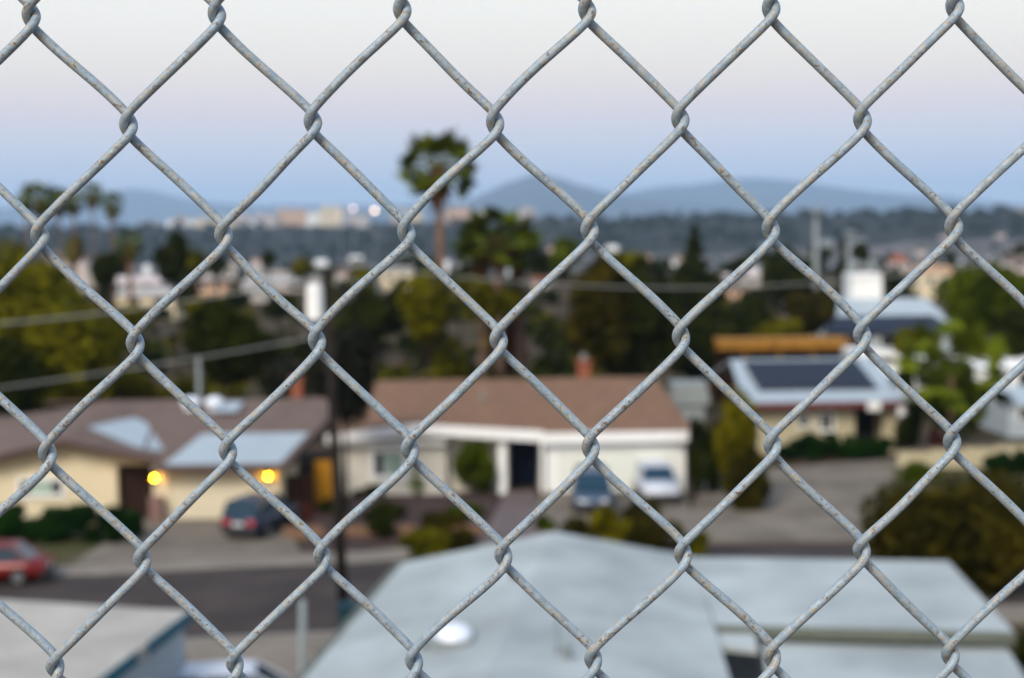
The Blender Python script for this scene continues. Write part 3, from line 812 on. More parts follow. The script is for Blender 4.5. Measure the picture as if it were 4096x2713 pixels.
# tall blocks on the far skyline (left of the palm)
sk = [(385, 448, 502, 532, 'white', 'wide white block at the left end of the far skyline'), (455, 520, 497, 530, 'cream', 'cream block second from the left on the far skyline'),
      (540, 575, 488, 512, 'pale', 'narrow pinkish block on the far skyline'), (590, 625, 490, 510, 'pale', 'low pinkish block on the far skyline'), (640, 705, 478, 508, 'peach', 'broad peach block on the far skyline'),
      (740, 790, 472, 502, 'cream', 'tall cream block left of the two lights'), (905, 935, 480, 500, 'pale', 'small pale block between the lights and the palm'),
      (1030, 1085, 474, 506, 'peach', 'peach block right of the tall palm on the skyline'), (330, 360, 505, 530, 'pale', 'lone small pale block near the left palms'),
      (1200, 1235, 478, 492, 'pale', 'tiny pale block below the pointed mountain'), (2330, 2380, 478, 500, 'pale', 'pale block on the mesa top at the right edge')]
sk += [(405, 425, 497, 520, 'peach', 'small peach block over the wide white block'), (470, 500, 507, 532, 'pale', 'low pale block below the second cream block'),
       (520, 545, 503, 525, 'cream', 'small cream block beside the fence knot on the far skyline'), (560, 612, 506, 524, 'white', 'low white terrace below the narrow pinkish block'),
       (625, 650, 498, 518, 'pale', 'low pale block left of the broad peach block'), (708, 738, 486, 508, 'white', 'small white block right of the broad peach block'),
       (800, 850, 494, 510, 'pale', 'low pale terrace under the two lights'), (940, 975, 484, 503, 'cream', 'cream block touching the tall palm trunk'),
       (1100, 1130, 482, 500, 'cream', 'small cream block left of the short palms')]
for x0, x1, yt, yb_, mk, lab in sk:
    yt += (yb_ - yt) * .22
    dist = 3000 if x0 < 1150 else 2320
    a = D(x0, yb_, dist); b = D(x1, yt, dist); z = float(ground_z(a.x, dist)) - 3
    t_ = thing('apartment_block', lab, 'building', (a.x, dist, z))
    h = b.z - z; w = b.x - a.x
    box('wall', M[mk], t_, 0, w, 0, 25, 0, h)
    box('roof', M['grey'], t_, 2, w - 2, 2, 23, h, h + 1.2)
    n = max(2, int(h / 5))
    for j in range(n):
        box('window_band', M['grey'], t_, 1.5, w - 1.5, -.25, -.02, h * (j + .45) / n, h * (j + .72) / n)
for px, py, mm, lab in ((816, 483, 'farglow2', 'paler left one of two glowing lights on the skyline'), (866, 487, 'farglow', 'brighter right one of two glowing lights on the skyline'), (786, 497, 'farglow2', 'faint small light at the foot of the tall cream block')):
    dist = 1480
    p = D(px, py, dist); z = float(ground_z(p.x, dist))
    rr = 1.5 if mm == 'farglow' else (1.35 if px > 800 else .7)
    t_ = thing('skyline_glow', lab, 'skyline_glow', (p.x, dist, z))  # glowing disc for a sun-struck facade; mast and housing are added
    MB().tube([(0, .8, -.2), (0, .8, p.z - z)], .25).build('mast', M['galv'], t_)
    MB().dome((0, -.6, p.z - z), rr, .5, rr, 14, 8, True).build('lens', M[mm], t_, True)
    MB().box(-rr, rr, -.1, .5, p.z - z - rr, p.z - z + rr).build('housing', M['galv'], t_)

# ------------------------------------------------------------------ foreground roofs
NF = (700 - 930)
H4 = thing('grey_roof_house', 'large low house with pale grey membrane roof in the bottom centre', 'house', tuple(W(1500, 1500, 0)), 0)
inv = Vector(H4.location)
def L4(px, py, z): return tuple(W(px, py, z) - inv)
Lf, Ln = Vector(L4(930, 1301, 2.8)), Vector(L4(700, 1568, 2.8))
dirL = (Ln - Lf).normalized(); Ln = Lf + dirL * 22
Rf = Vector(L4(1282, 1229, 3.75)); Rn = Rf + dirL * 22
Ef = Vector(L4(1602, 1287, 2.95)); 
dirE = (Vector(L4(1652, 1452, 2.95)) - Ef).normalized(); En = Ef + dirE * 22
MB().slab([Lf, Rf, Rn, Ln], .14).build('roof', M['roofbig'], H4)
MB().slab([Rf + Vector((.005, 0, 0)), Ef, En, Rn + Vector((.005, 0, 0))], .14).build('roof', M['roofbig'], H4)
wf0 = Vector(L4(1600, 1288, 2.93)); wf1 = Vector(L4(2192, 1297, 2.93)); wn1 = Vector(L4(2345, 1462, 2.93)); wn0 = Vector(L4(1652, 1445, 2.93))
wf0.x += .02; wn0.x += .02
MB().slab([wf0, wf1, wn1, wn0], .13).build('roof', M['roofbig'], H4)
# fascia band of the wing, shadow line put into its dark olive
fb0, fb1 = wn0 + Vector((0, -.06, -.27)), wn1 + Vector((0, -.06, -.27))
MB().add([fb0, fb1, fb1 + Vector((0, 0, .28)), fb0 + Vector((0, 0, .28)), fb0 + Vector((0, .05, 0)), fb1 + Vector((0, .05, 0)), fb1 + Vector((0, .05, .28)), fb0 + Vector((0, .05, .28))],
         [[0, 1, 2, 3], [5, 4, 7, 6], [0, 4, 5, 1], [3, 2, 6, 7], [0, 3, 7, 4], [1, 5, 6, 2]]).build('fascia', M['olive'], H4)
MB().tube([Lf + Vector((-.06, .1, -.02)), Ln + Vector((-.06, 0, -.02))], .09, 8).build('gutter', M['olive'], H4)
# walls under the roofs
def wallpoly(pts, z0, z1, m):
    return MB().slab([(p[0], p[1], z1) for p in pts], z1 - z0).build('wall', m, H4)
off = Vector((.45, -.4, 0))
wallpoly([Lf + Vector((.4, -.5, 0)), Ef + Vector((-.4, -.5, 0)), En + Vector((-.4, 0, 0)), Ln + Vector((.4, 0, 0))], 0, 2.6, M['greyblue'])
wallpoly([wf0 + Vector((0, -.5, 0)), wf1 + Vector((-.5, -.5, 0)), wn1 + Vector((-.5, .5, 0)), wn0 + Vector((0, .5, 0))], 0, 2.75, M['greyblue'])
# carport roof in front of the wing with a dark opening
z5 = 2.5
cp = [L4(1790, 1500, z5), L4(1640 + 140, 1482, z5), L4(2322, 1486, z5), L4(2500, 1640, z5), L4(1830, 1640, z5)]
MB().slab([L4(1782, 1640, z5), L4(1762, 1474, z5), L4(2318, 1484, z5), L4(2420, 1640, z5)], .16).build('roof', M['roofbig'], H4)
MB().slab([L4(1650, 1490, 2.75), L4(1640, 1452, 2.75), L4(1742, 1458, 2.75), L4(1752, 1500, 2.75)], .14).build('parapet', M['roofbig'], H4)
MB().slab([L4(1655, 1640, 1.2), L4(1640, 1480, 1.2), L4(1790, 1480, 1.2), L4(1800, 1640, 1.2)], .1).build('gap_shade_sheet', M['darkslab'], H4)  # dark sheet put in as the shade seen down the gap
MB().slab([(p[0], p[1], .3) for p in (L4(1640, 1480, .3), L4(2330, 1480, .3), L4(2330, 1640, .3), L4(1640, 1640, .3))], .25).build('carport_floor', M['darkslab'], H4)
# skylight, vents
def onplane(px, py):
    """point of the left roof slope (or right one) under a pixel"""
    for a_, b_, c_ in ((Lf, Rf, Rn), (Rf, Ef, En)):
        n_ = (b_ - a_).cross(c_ - a_)
        p1 = Vector(L4(px, py, 6.0)); p2 = Vector(L4(px, py, 1.0))
        t_ = n_.dot(a_ - p1) / n_.dot(p2 - p1)
        q_ = p1.lerp(p2, t_)
        e_ = (q_ - Rf); side_ = dirL.x * e_.y - dirL.y * e_.x
        if (a_ is Lf) == (side_ < 0): return q_
    return q_
sk_c = onplane(1050, 1482)
sk_c.z += .16
s_ = MB().box(sk_c.x - .42, sk_c.x + .42, sk_c.y - .75, sk_c.y + .45, sk_c.z - .25, sk_c.z + .02).build('skylight', M['grey'], H4)
MB().dome((sk_c.x, sk_c.y - .15, sk_c.z + .02), .43, .62, .24, 16, 5).build('skylight_dome', M['skyl'], s_, True)
v_ = onplane(1287, 1500)
MB().tube([v_ + Vector((0, 0, -.3)), v_ + Vector((0, 0, .62))], .055, 8).dome(v_ + Vector((0, 0, .62)), .09, .09, .06, 8, 3).build('vent_pipe', M['galv'], H4)
for px, py, z in ((1188, 1342, 3.45), (980, 1500, 2.95), (1310, 1512, 3.55)):
    q = onplane(px, py)
    MB().tube([q + Vector((0, 0, -.2)), q + Vector((0, 0, .16))], .1, 8).dome(q + Vector((0, 0, .16)), .14, .14, .07, 8, 3).build('roof_vent', M['grey'], H4)

H5 = thing('light_roof_house', 'light grey low roof with blue-green edge in the bottom left corner', 'house', tuple(W(200, 1600, 0)), 0)
inv5 = Vector(H5.location)
def L5(px, py, z): return Vector(W(px, py, z) - inv5)
A0, A1, A2 = L5(-400, 1362, 3.1), L5(437, 1412, 3.1), L5(238, 1562, 3.1)
dn = (A2 - A1).normalized(); A3 = A1 + dn * 14
A4 = A0 + dn * 14
MB().slab([A0, A1, A3, A4], .12).build('roof', M['roofleft'], H5)
nn = Vector((.05, 0, 0))
def band(a, b, h, m, name):
    MB().add([a, b, b + Vector((0, 0, h)), a + Vector((0, 0, h)), a + nn, b + nn, b + nn + Vector((0, 0, h)), a + nn + Vector((0, 0, h))],
             [[0, 1, 2, 3], [5, 4, 7, 6], [0, 4, 5, 1], [3, 2, 6, 7], [0, 3, 7, 4], [1, 5, 6, 2]]).build(name, m, H5)
mid1 = A1 + (A2 - A1) * .55; mid2 = A1 + (A2 - A1) * .66
v28 = Vector((.01, 0, -.30))
band(A1 + v28, mid1 + v28, .31, M['teal'], 'fascia')
band(mid1 + v28, mid2 + v28, .31, M['roofleft'], 'fascia')
band(mid2 + v28, A3 + v28, .31, M['teal'], 'fascia')
wi = Vector((-.12, -.12, 0))
MB().slab([(p.x, p.y, 2.85) for p in (A0 + wi, A1 + wi, A3 + wi, A4)], 2.85).build('wall', M['greyblue'], H5)
yy = (A1 + dn * 3.4)
MB().box(yy.x - .1, yy.x - .02, yy.y, yy.y + 1.1, .9, 2.1).build('window_frame', M['white'], H5)

# ------------------------------------------------------------------ poles and cables
pb = W(797, 1446)
top_z = D(752, 628, pb.y).z; topx = D(752, 628, pb.y).x - pb.x
UP = thing('utility_pole', 'dark wooden utility pole with transformer rising through the picture left of centre', 'utility pole', tuple(pb))
MB().tube([(0, 0, -.2), (topx * .5, 0, top_z * .5), (topx, 0, top_z)], [.19, .165, .125], 12).build('pole', M['pole'], UP, True)
tz0 = D(728, 738, pb.y).z; tz1 = D(728, 664, pb.y).z; txx = D(729, 700, pb.y).x - pb.x
tr = MB().tube([(txx, -.1, tz0), (txx, -.1, tz1)], .27, 16).dome((txx, -.1, tz1), .27, .27, .1, 16, 3).build('transformer', M['white'], UP)
MB().tube([(txx, -.1, tz1 + .05), (txx, -.1, tz1 + .25)], .05).build('bushing', M['grey'], tr)
cross = MB().box(topx - 1.1, topx + 1.1, -.16, -.05, top_z - .55, top_z - .43).build('crossarm', M['pole'], UP)
for k in (-.95, -.35, .35, .95):
    MB().tube([(topx + k, -.1, top_z - .43), (topx + k, -.1, top_z - .25)], .05).build('insulator', M['grey'], cross)
MB().box(topx - .25, topx - .05, -.2, .0, 8.6, 8.75).build('cable_bracket', M['pole'], UP)
def cable(label, a, b, sag, r=.042):
    a = Vector(a); b = Vector(b)
    pts = [a.lerp(b, t / 20) - Vector((0, 0, sag * 4 * (t / 20) * (1 - t / 20))) for t in range(21)]
    o = MB().tube([p - a for p in pts], r, 6).build('overhead_cable', M['cable'])
    o.location = a
    return tag(o, label, 'cable', 'overhead cables on the utility pole')
pt = Vector((pb.x + topx, pb.y, 0))
cable('overhead cable crossing the big left tree, upper of the two on the left', pt + Vector((-.9, -.1, D(740, 650, pb.y).z)), D(-300, 768, 46), .25, .028)
cable('overhead cable passing low over the cream house roof on the left', pt + Vector((-.1, -.1, D(755, 775, pb.y).z)), D(-300, 935, 44), .12, .024)
cable('overhead cable running right from the pole across the whole view', pt + Vector((.9, -.1, D(757, 612, pb.y).z)), D(2700, 515, 62), 1.5, .022)
# thin pale post and bin beside near kerb
p = W(696, 1560)
p = D(694, 1640, 38.0); pz = 0
sp_ = thing('street_sign_post', 'slim pale blue-grey post standing near the bottom left of centre', 'post', (p.x, 38.0, 0))
MB().tube([(0, 0, -.1), (.12, 0, D(706, 1392, 38.0).z)], [.085, .085], 8).build('post', M['palepole'], sp_)
MB().tube([(.12, 0, D(706, 1392, 38.0).z), (.12, 0, D(706, 1392, 38.0).z + .06)], [.07, .03], 8).build('cap', M['palepole'], sp_)
p = W(800, 1458)
bn = thing('wheeled_bin', 'dark blue-green wheeled bin at the foot of the utility pole', 'bin', (p.x + .12, p.y - .45, 0))
MB().add([(-.22, -.25, .08), (.22, -.25, .08), (.22, .25, .08), (-.22, .25, .08), (-.29, -.33, .92), (.29, -.33, .92), (.29, .33, .92), (-.29, .33, .92)],
         [[3, 2, 1, 0], [4, 5, 6, 7], [0, 1, 5, 4], [1, 2, 6, 5], [2, 3, 7, 6], [3, 0, 4, 7]]).build('body', M['bin'], bn)
MB().box(-.31, .31, -.36, .38, .925, .99).build('lid', M['bin'], bn)
for s in (-.2, .2): MB().tube([(s - .03, .25, .1), (s + .03, .25, .1)], .1, 12).build('wheel', M['tyre'], bn)
for px, yt, yb_, dist, r, lab in ((1886, 490, 612, 150, .33, 'tall pale light pole standing against the dark mesa'), (1962, 540, 622, 170, .24, 'shorter pale pole right of the tall light pole'), ):
    a = D(px, yt, dist); z = float(ground_z(a.x, dist))
    t_ = thing('light_pole', lab, 'pole', (a.x, dist, z))
    MB().tube([(0, 0, -.2), (0, 0, a.z - z)], [r, r * .6], 10).build('pole', M['palepole'], t_)
    MB().box(-.5, .5, -.9, .2, a.z - z, a.z - z + .25).build('lamp_head', M['palepole'], t_)

# ------------------------------------------------------------------ cars
def car(label, loc, rz, paint, L=4.6, Wd=1.8, H=1.5, kind='sedan', name='parked_car'):
    """x forward; origin on the ground at the centre"""
    root = thing(name, label, 'car', loc, rz)
    hw = Wd / 2; hb = H * .60; gc = .2
    if kind == 'suv': prof = [(-.5, .56, .0), (-.48, .62, .0), (-.40, .64, 1), (-.28, .64, 1), (.06, .63, 1), (.20, .61, .15), (.46, .52, .0), (.5, .40, 0)]
    low = []
    # lower body stations: (x/L, z top (fraction of H), half width factor)
    if kind == 'suv': st = [(-.5, .50, .86), (-.485, .60, .95), (-.35, .62, 1), (0, .62, 1), (.22, .61, 1), (.34, .585, .98), (.46, .54, .92), (.5, .40, .80)]
    elif kind == 'van': st = [(-.5, .50, .88), (-.485, .56, .96), (-.3, .58, 1), (0, .58, 1), (.3, .56, 1), (.44, .50, .95), (.5, .36, .82)]
    else: st = [(-.5, .46, .80), (-.485, .60, .92), (-.36, .64, .98), (-.1, .62, 1), (.2, .62, 1), (.34, .58, .97), (.46, .50, .90), (.5, .36, .76)]
    v = []; f = []; nr = 8
    for (sx, zt, wf) in st:
        x = sx * L; z = zt * H; w = hw * wf; e = .04 if abs(sx) < .5 else .12
        v += [(x, -w * .86, gc + e), (x, -w, gc + .14 + e), (x, -w, z * .72), (x, -w * .9, z), (x, w * .9, z), (x, w, z * .72), (x, w, gc + .14 + e), (x, w * .86, gc + e)]
    for j in range(len(st) - 1):
        for i in range(nr):
            f.append([j * nr + i, (j + 1) * nr + i, (j + 1) * nr + (i + 1) % nr, j * nr + (i + 1) % nr])
    f.append(list(range(nr))); f.append([(len(st) - 1) * nr + i for i in range(nr)][::-1])
    mesh_obj('body', v, f, paint, root, True)
    # greenhouse
    if kind == 'suv': base = (-.475, .22); tp = (-.42, .06)
    elif kind == 'van': base = (-.485, .33); tp = (-.44, .14)
    else: base = (-.40, .24); tp = (-.26, .07)
    zb = .60 * H; zt = H - .05
    b0, b1, t0, t1 = base[0] * L, base[1] * L, tp[0] * L, tp[1] * L
    wb, wt = hw * .90, hw * .72
    MB().add([(b0, -wb, zb), (b1, -wb, zb), (b1, wb, zb), (b0, wb, zb), (t0, -wt, zt), (t1, -wt, zt), (t1, wt, zt), (t0, wt, zt)],
             [[4, 5, 6, 7], [0, 1, 5, 4], [1, 2, 6, 5], [2, 3, 7, 6], [3, 0, 4, 7]]).build('windows', M['bluglass'], root)
    rfv = MB(); rfv.add([(t0 - .03, -wt - .02, zt), (t1 + .03, -wt - .02, zt), (t1 + .03, wt + .02, zt), (t0 - .03, wt + .02, zt),
                 (t0 + .12, -wt + .1, zt + .06), (t1 - .15, -wt + .1, zt + .06), (t1 - .15, wt - .1, zt + .06), (t0 + .12, wt - .1, zt + .06)],
                [[3, 2, 1, 0], [4, 5, 6, 7], [0, 1, 5, 4], [1, 2, 6, 5], [2, 3, 7, 6], [3, 0, 4, 7]]).build('roof_panel', paint, root)
    for s in (-1, 1):
        for (a, b) in ((b0, t0), (b1, t1), ((b0 + b1) / 2 - .1, (t0 + t1) / 2 - .05)):
            MB().tube([(a, s * (wb + .004), zb), (b, s * (wt + .004), zt)], .04, 6).build('pillar', paint, root)
    for sx in (-.31, .32):
        for s in (-1, 1):
            w_ = MB().tube([(sx * L, s * (hw - .2), .33), (sx * L, s * (hw + .015), .33)], .33, 18).build('wheel', M['tyre'], root)
            MB().tube([(sx * L, s * (hw + .01), .33), (sx * L, s * (hw + .03), .33)], .2, 14).build('rim', M['rim'], w_)
    for s in (-1, 1):
        MB().box(-.5 * L - .015, -.5 * L + .1, s * hw * .62 - .17, s * hw * .62 + .17, H * .40, H * .54).build('tail_lamp', M['lens'], root)
        MB().box(.5 * L - .12, .5 * L + .012, s * hw * .55 - .16, s * hw * .55 + .16, H * .33, H * .42).build('headlamp', M['headl'], root)
        MB().box(.16 * L, .16 * L + .14, s * (hw + .02), s * (hw + .2), H * .60, H * .68).build('door_mirror', paint, root)
    MB().box(-.5 * L - .06, -.5 * L + .25, -hw * .86, hw * .86, gc + .06, gc + .32).build('bumper', M['chrome'], root)
    MB().box(.5 * L - .25, .5 * L + .05, -hw * .8, hw * .8, gc + .04, gc + .26).build('bumper', M['chrome'], root)
    MB().box(-.5 * L - .075, -.5 * L - .055, -.26, .26, H * .38, H * .48).build('licence_plate', M['plate'], root)
    return root
p = W(548, 1256)
car('dark blue car parked nose-in on the driveway of the cream house', (p.x + .75, p.y + 2.0, .12), R(72), M['carnavy'], 4.3, 1.78, 1.58, 'suv')
p = W(10, 1356)
car('red car parked at the kerb at the left picture edge', (p.x - .9, p.y + .9, 0), R(180), M['carred'], 4.5, 1.75, 1.42)
p = W(1375, 1198)
car('steel blue car in front of the white garage door, left of the white car', (p.x, p.y + 2.4, .13), R(-92), M['carblue'], 4.5, 1.8, 1.6, 'van')
p = W(1527, 1172)
car('white car with dark windscreen in front of the white garage door', (p.x, p.y + 1.9, .13), R(-88), M['carwhite'], 4.3, 1.8, 1.5, 'suv')
p = W(548, 1535, 1.45)
car('white car showing only its roof at the bottom edge left of centre', (p.x, p.y - .9, .13), R(8), M['carwhite'], 4.4, 1.8, 1.5, 'van')

# ------------------------------------------------------------------ vegetation, near
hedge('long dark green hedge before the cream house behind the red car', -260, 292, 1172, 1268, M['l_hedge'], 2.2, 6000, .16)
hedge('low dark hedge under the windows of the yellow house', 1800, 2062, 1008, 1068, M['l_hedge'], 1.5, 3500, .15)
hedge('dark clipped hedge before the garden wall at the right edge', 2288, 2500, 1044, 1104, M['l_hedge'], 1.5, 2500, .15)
shrub('large round green bush against the off-white wall beside the porch', 1094, 1016, 1146, 116, M['l_green'], n=2200, leaf=.14, depth=.7)
shrub('small round bright green bush under the white-framed window', 965, 1062, 1142, 62, M['l_bright'], n=700, leaf=.1, depth=.5)
shrub('flat dark bush at the left foot of the off-white wall', 846, 1120, 1152, 78, M['l_dark'], n=700, leaf=.1, depth=.5)
shrub('olive shrub in the middle of the front garden bed', 1020, 1176, 1236, 150, M['l_brown'], n=1300)
shrub('yellow-olive bushy planting just above the grey roof peak, left part', 985, 1222, 1292, 120, M['l_olive'], n=1200, depth=.9)
shrub('dark olive bush left of the grey roof peak', 1068, 1218, 1282, 90, M['l_brown'], n=900, depth=.8)
tree('small dark clipped tree on a thin trunk at the kerb', 882, 1196, 1240, 66, 64.5, M['l_dark'], name='small_tree', n=800, leaf=.12, gz=0)
shrub('dark low plants along the left part of the garden bed', 900, 1160, 1206, 140, M['l_dark'], n=900)
shrub('green low plants along the right part of the garden bed', 1080, 1160, 1200, 100, M['l_green'], n=700)
shrub('dark shrub right of the ochre gate', 770, 1150, 1192, 70, M['l_dark'], n=600)
shrub('small purple-brown shrub before the board fence', 700, 1164, 1200, 70, M['l_red'], n=500)
shrub('small green bush beside the garden path', 1262, 1188, 1232, 56, M['l_green'], n=500)
shrub('orange-olive bush in front of the steel blue car', 1410, 1162, 1268, 130, M['l_yellow'], n=1400, depth=1)
shrub('dark green shrub just in front of the two cars at the garage', 1475, 1140, 1240, 140, M['l_brown'], n=900, depth=.8)
shrub('dark olive bush behind the right slope of the grey roof', 1345, 1196, 1262, 110, M['l_brown'], n=1200, depth=1)
shrub('brown-olive bush right of the orange-olive one', 1520, 1190, 1288, 150, M['l_brown'], n=1500, depth=1.1)
shrub('olive bush at the right end of the planting behind the grey roof', 1612, 1226, 1286, 80, M['l_olive'], n=700)
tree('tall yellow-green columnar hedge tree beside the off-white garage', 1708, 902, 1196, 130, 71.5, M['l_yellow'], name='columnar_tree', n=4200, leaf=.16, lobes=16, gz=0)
tree('dark lower half of the columnar tree pair beside the driveway', 1722, 1030, 1200, 118, 69.8, M['l_brown'], name='columnar_tree', n=2200, leaf=.16, lobes=12, gz=0)  # shaded lower half painted as a darker copy of the tree
hedge('dark foliage between the garage and the columnar tree', 1592, 1668, 960, 1150, M['l_dark'], 1.2, 2600, .16)
tree('huge dark olive bush filling the lower right corner above the grey roof', 2232, 1088, 1420, 440, 55.5, M['l_brown'], name='large_bush', n=9000, leaf=.17, lobes=22, gz=0)
shrub('olive bush at the left foot of the huge dark bush', 2060, 1170, 1300, 130, M['l_olive'], n=1300, depth=1.2)
shrub('dark green shrub between the driveway and the garden wall', 2120, 1066, 1120, 100, M['l_green'], n=1000)
shrub('dark leafy clump at the lower right frame edge', 2400, 1440, 1600, 130, M['l_dark'], n=1500)
palm('feathery green young palm right of the solar panel house', 2200, 742, 990, 280, 82, fronds=22, tw=.14, skirt=False, gz=0, m=M['l_frond'])
tree('green leafy mass around the young palm trunk', 2190, 830, 1010, 210, 86, M['l_green'], n=2400, leaf=.2, gz=0)
shrub('dark leafy bush hiding the right corner of the solar panel house', 2104, 905, 1062, 78, M['l_dark'], n=1500, leaf=.16, depth=.9)
shrub('reddish leafy plant at the foot of the young palm', 2165, 980, 1075, 50, M['l_red'], n=600)

tree('dense dark pine directly behind the utility pole', 790, 740, 985, 170, 71.5, M['l_pine'], name='pine_tree', n=4200, leaf=.15, lobes=16, gz=0)

# middle distance, left
BT = None
tree('huge olive green tree at the left edge, lit top', 20, 566, 800, 400, 96, M['l_olive'], name='large_tree', n=9000, leaf=.28, lobes=22, gz=0)
tree('lower dark part of the wooded left edge above the cream house', 120, 690, 960, 330, 90, M['l_olive'], name='large_tree', n=8000, leaf=.25, lobes=20, gz=0)
tree('dark tree under the huge olive tree at the far left', -40, 760, 985, 250, 86, M['l_dark'], name='large_tree', n=5000, leaf=.25, lobes=14, gz=0)
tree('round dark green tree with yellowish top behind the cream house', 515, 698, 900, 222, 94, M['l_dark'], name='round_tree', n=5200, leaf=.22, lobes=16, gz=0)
tree('yellowish second crown for the lit top of the round dark green tree', 500, 684, 790, 170, 97, M['l_olive'], name='round_tree', n=2600, leaf=.22, lobes=10, gz=0)  # light on the crown top painted as a paler second crown
shrub('yellow-green sloping shrubbery behind the cream house ridge', 330, 822, 930, 240, M['l_yellow'], n=3200, leaf=.2, dist=97, depth=3)
shrub('green scrub right of the yellow-green shrubbery', 440, 850, 935, 120, M['l_olive'], n=1600, leaf=.2, dist=99, depth=2)
tree('dark round tree near the short left palm', 252, 580, 665, 90, 150, M['l_dark'], n=1600, leaf=.35)
tree('dark leaning tree right of the short left palm', 402, 532, 660, 92, 140, M['l_dark'], n=2200, leaf=.3)
tree('yellow-green bushy tree beside the dark leaning tree', 445, 575, 655, 70, 145, M['l_olive'], n=1300, leaf=.3)
tree('small olive tree at the far left below the fan palms', 168, 545, 610, 50, 190, M['l_olive'], n=700, leaf=.35)
LP = 'fan palms on the left skyline'
palm('broadest fan palm at the left end of the skyline group', 92, 422, 500, 96, 165, LP, 30, .13)
palm('fan palm touching the broadest one on the skyline', 134, 432, 500, 70, 170, LP, 26, .13)
palm('small fan palm third from the left on the skyline', 168, 442, 498, 54, 175, LP, 22, .13)
palm('slim tall fan palm fourth from the left on the skyline', 211, 416, 480, 56, 170, LP, 26, .13)
palm('rightmost of the fan palms on the left skyline', 257, 438, 506, 56, 168, LP, 26, .13)
palm('short fan palm below the left skyline group', 298, 526, 604, 66, 135, None, 26, .25)
palm('smallest left fan palm peeping over the olive tree', 58, 438, 494, 50, 172, LP, 22, .13)

# middle
palm('tall single fan palm rising above the skyline left of centre', 1012, 300, 474, 172, 96, None, 46, .26, m=M['l_frond'], lean=-.1)
palm('shorter bushy fan palm with hanging fronds right of the tall palm', 1150, 478, 622, 190, 100, None, 34, .26, m=M['l_frond'])
palm('second shorter palm with lower crown behind the bushy one', 1112, 515, 645, 120, 104, None, 24, .24, m=M['l_green'])
palm('third shorter palm at the right of the bushy one', 1198, 515, 650, 110, 103, None, 24, .24, m=M['l_green'])
tree('yellow-green scrub tree at the foot of the shorter palms', 1150, 620, 760, 180, 101, M['l_olive'], n=2200, leaf=.24, gz=0)
shrub('orange-brown dry scrub under the shorter palms', 1180, 655, 735, 120, M['l_red'], n=900, leaf=.2, dist=108)
tree('olive tree hiding the foot of the tall single palm', 985, 628, 800, 150, 94, M['l_olive'], n=2600, leaf=.22, gz=0)
tree('dark bush mass left of the tall palm foot', 860, 668, 790, 150, 110, M['l_dark'], n=2200, leaf=.22, gz=0)
tree('large dark olive tree behind the brown roof, left half', 1385, 600, 880, 190, 98, M['l_brown'], name='large_tree', n=5600, leaf=.24, lobes=18, gz=0)
tree('large dark olive tree behind the brown roof, right half', 1480, 620, 905, 210, 100, M['l_dark'], name='large_tree', n=5600, leaf=.24, lobes=18, gz=0)
tree('green rounded tree between the shorter palms and the dark tree', 1300, 548, 640, 96, 170, M['l_green'], n=1500, leaf=.35)
tree('olive tree top just left of the conifer', 1440, 572, 660, 130, 130, M['l_olive'], n=1800, leaf=.3)
def conifer(label, px, top, bot, wpx, dist, m, n=2600):
    SEED[0] += 1
    a = D(px, top, dist); z0 = float(ground_z(a.x, dist)); h = a.z - z0; r = wpx / 2 / F_PX * dist
    root = thing('conifer_tree', label, 'conifer', (a.x, dist, z0))
    hb = D(px, bot, dist).z - z0
    parts = [leaves((0, 0, hb + (h - hb) * (k + .3) / 9), (r * (1 - k / 9.3), r * (1 - k / 9.3), (h - hb) * .085), n // 9, .24, SEED[0] * 7 + k, 6) for k in range(9)]
    crown_mesh('crown', parts, m, root)
    MB().tube([(0, 0, -.1), (0, 0, h * .97)], [r * .1 + .1, .03], 7).build('trunk', M['bark'], root)
conifer('pointed conifer against the mesa right of centre', 1604, 520, 640, 90, 150, M['l_dark'])
tree('dark mass at the base of the pointed conifer', 1600, 610, 760, 170, 140, M['l_dark'], n=2600, leaf=.3)
conifer('slender dark cypress near the pale poles', 1947, 556, 700, 44, 160, M['l_dark'], 1800)
tree('black-green tree left of the slender cypress', 1830, 590, 740, 160, 150, M['l_dark'], n=3000, leaf=.3, lobes=14)
tree('olive-brown tree in front of the black-green tree', 1870, 660, 785, 120, 135, M['l_brown'], n=1800, leaf=.28)
tree('dark green tree above the orange timber cover', 1690, 690, 800, 200, 125, M['l_dark'], n=2600, leaf=.28)
tree('olive bush above the right end of the timber cover', 1800, 740, 800, 120, 122, M['l_olive'], n=1300, leaf=.25)
tree('dark foliage left of the orange timber cover', 1600, 720, 900, 130, 110, M['l_dark'], n=2600, leaf=.25, gz=0)
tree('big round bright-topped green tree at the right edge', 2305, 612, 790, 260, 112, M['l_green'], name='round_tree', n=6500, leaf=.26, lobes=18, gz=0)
tree('dark lower branches of the right edge tree', 2350, 700, 850, 150, 108, M['l_dark'], n=2600, leaf=.25, gz=0)  # shade under the crown painted with darker leaves
tree('yellow-green small tree before the pale blue roof house', 2120, 740, 850, 110, 118, M['l_olive'], n=1500, leaf=.25, gz=0)
shrub('small bright green bush above the left end of the brown roof', 918, 866, 900, 52, M['l_bright'], n=500, leaf=.15, dist=92, depth=.8)
shrub('mid green bush above the brown roof near the palm', 1045, 740, 900, 110, M['l_olive'], n=1700, leaf=.2, dist=95, depth=1.5)
shrub('dark scrub above the brown roof', 1185, 790, 905, 150, M['l_dark'], n=1700, leaf=.2, dist=97, depth=1.5)
shrub('dark scrub left above the brown roof', 800, 690, 770, 160, M['l_dark'], n=1400, leaf=.2, dist=150, depth=3)
shrub('bluish dark scrub right of the round dark tree', 650, 740, 840, 120, M['l_dark'], n=1200, leaf=.2, dist=112, depth=2)
tree('bare-looking brown thicket between the round tree and the pole', 665, 820, 930, 150, 92, M['l_pine'], n=1500, leaf=.16, gz=0)
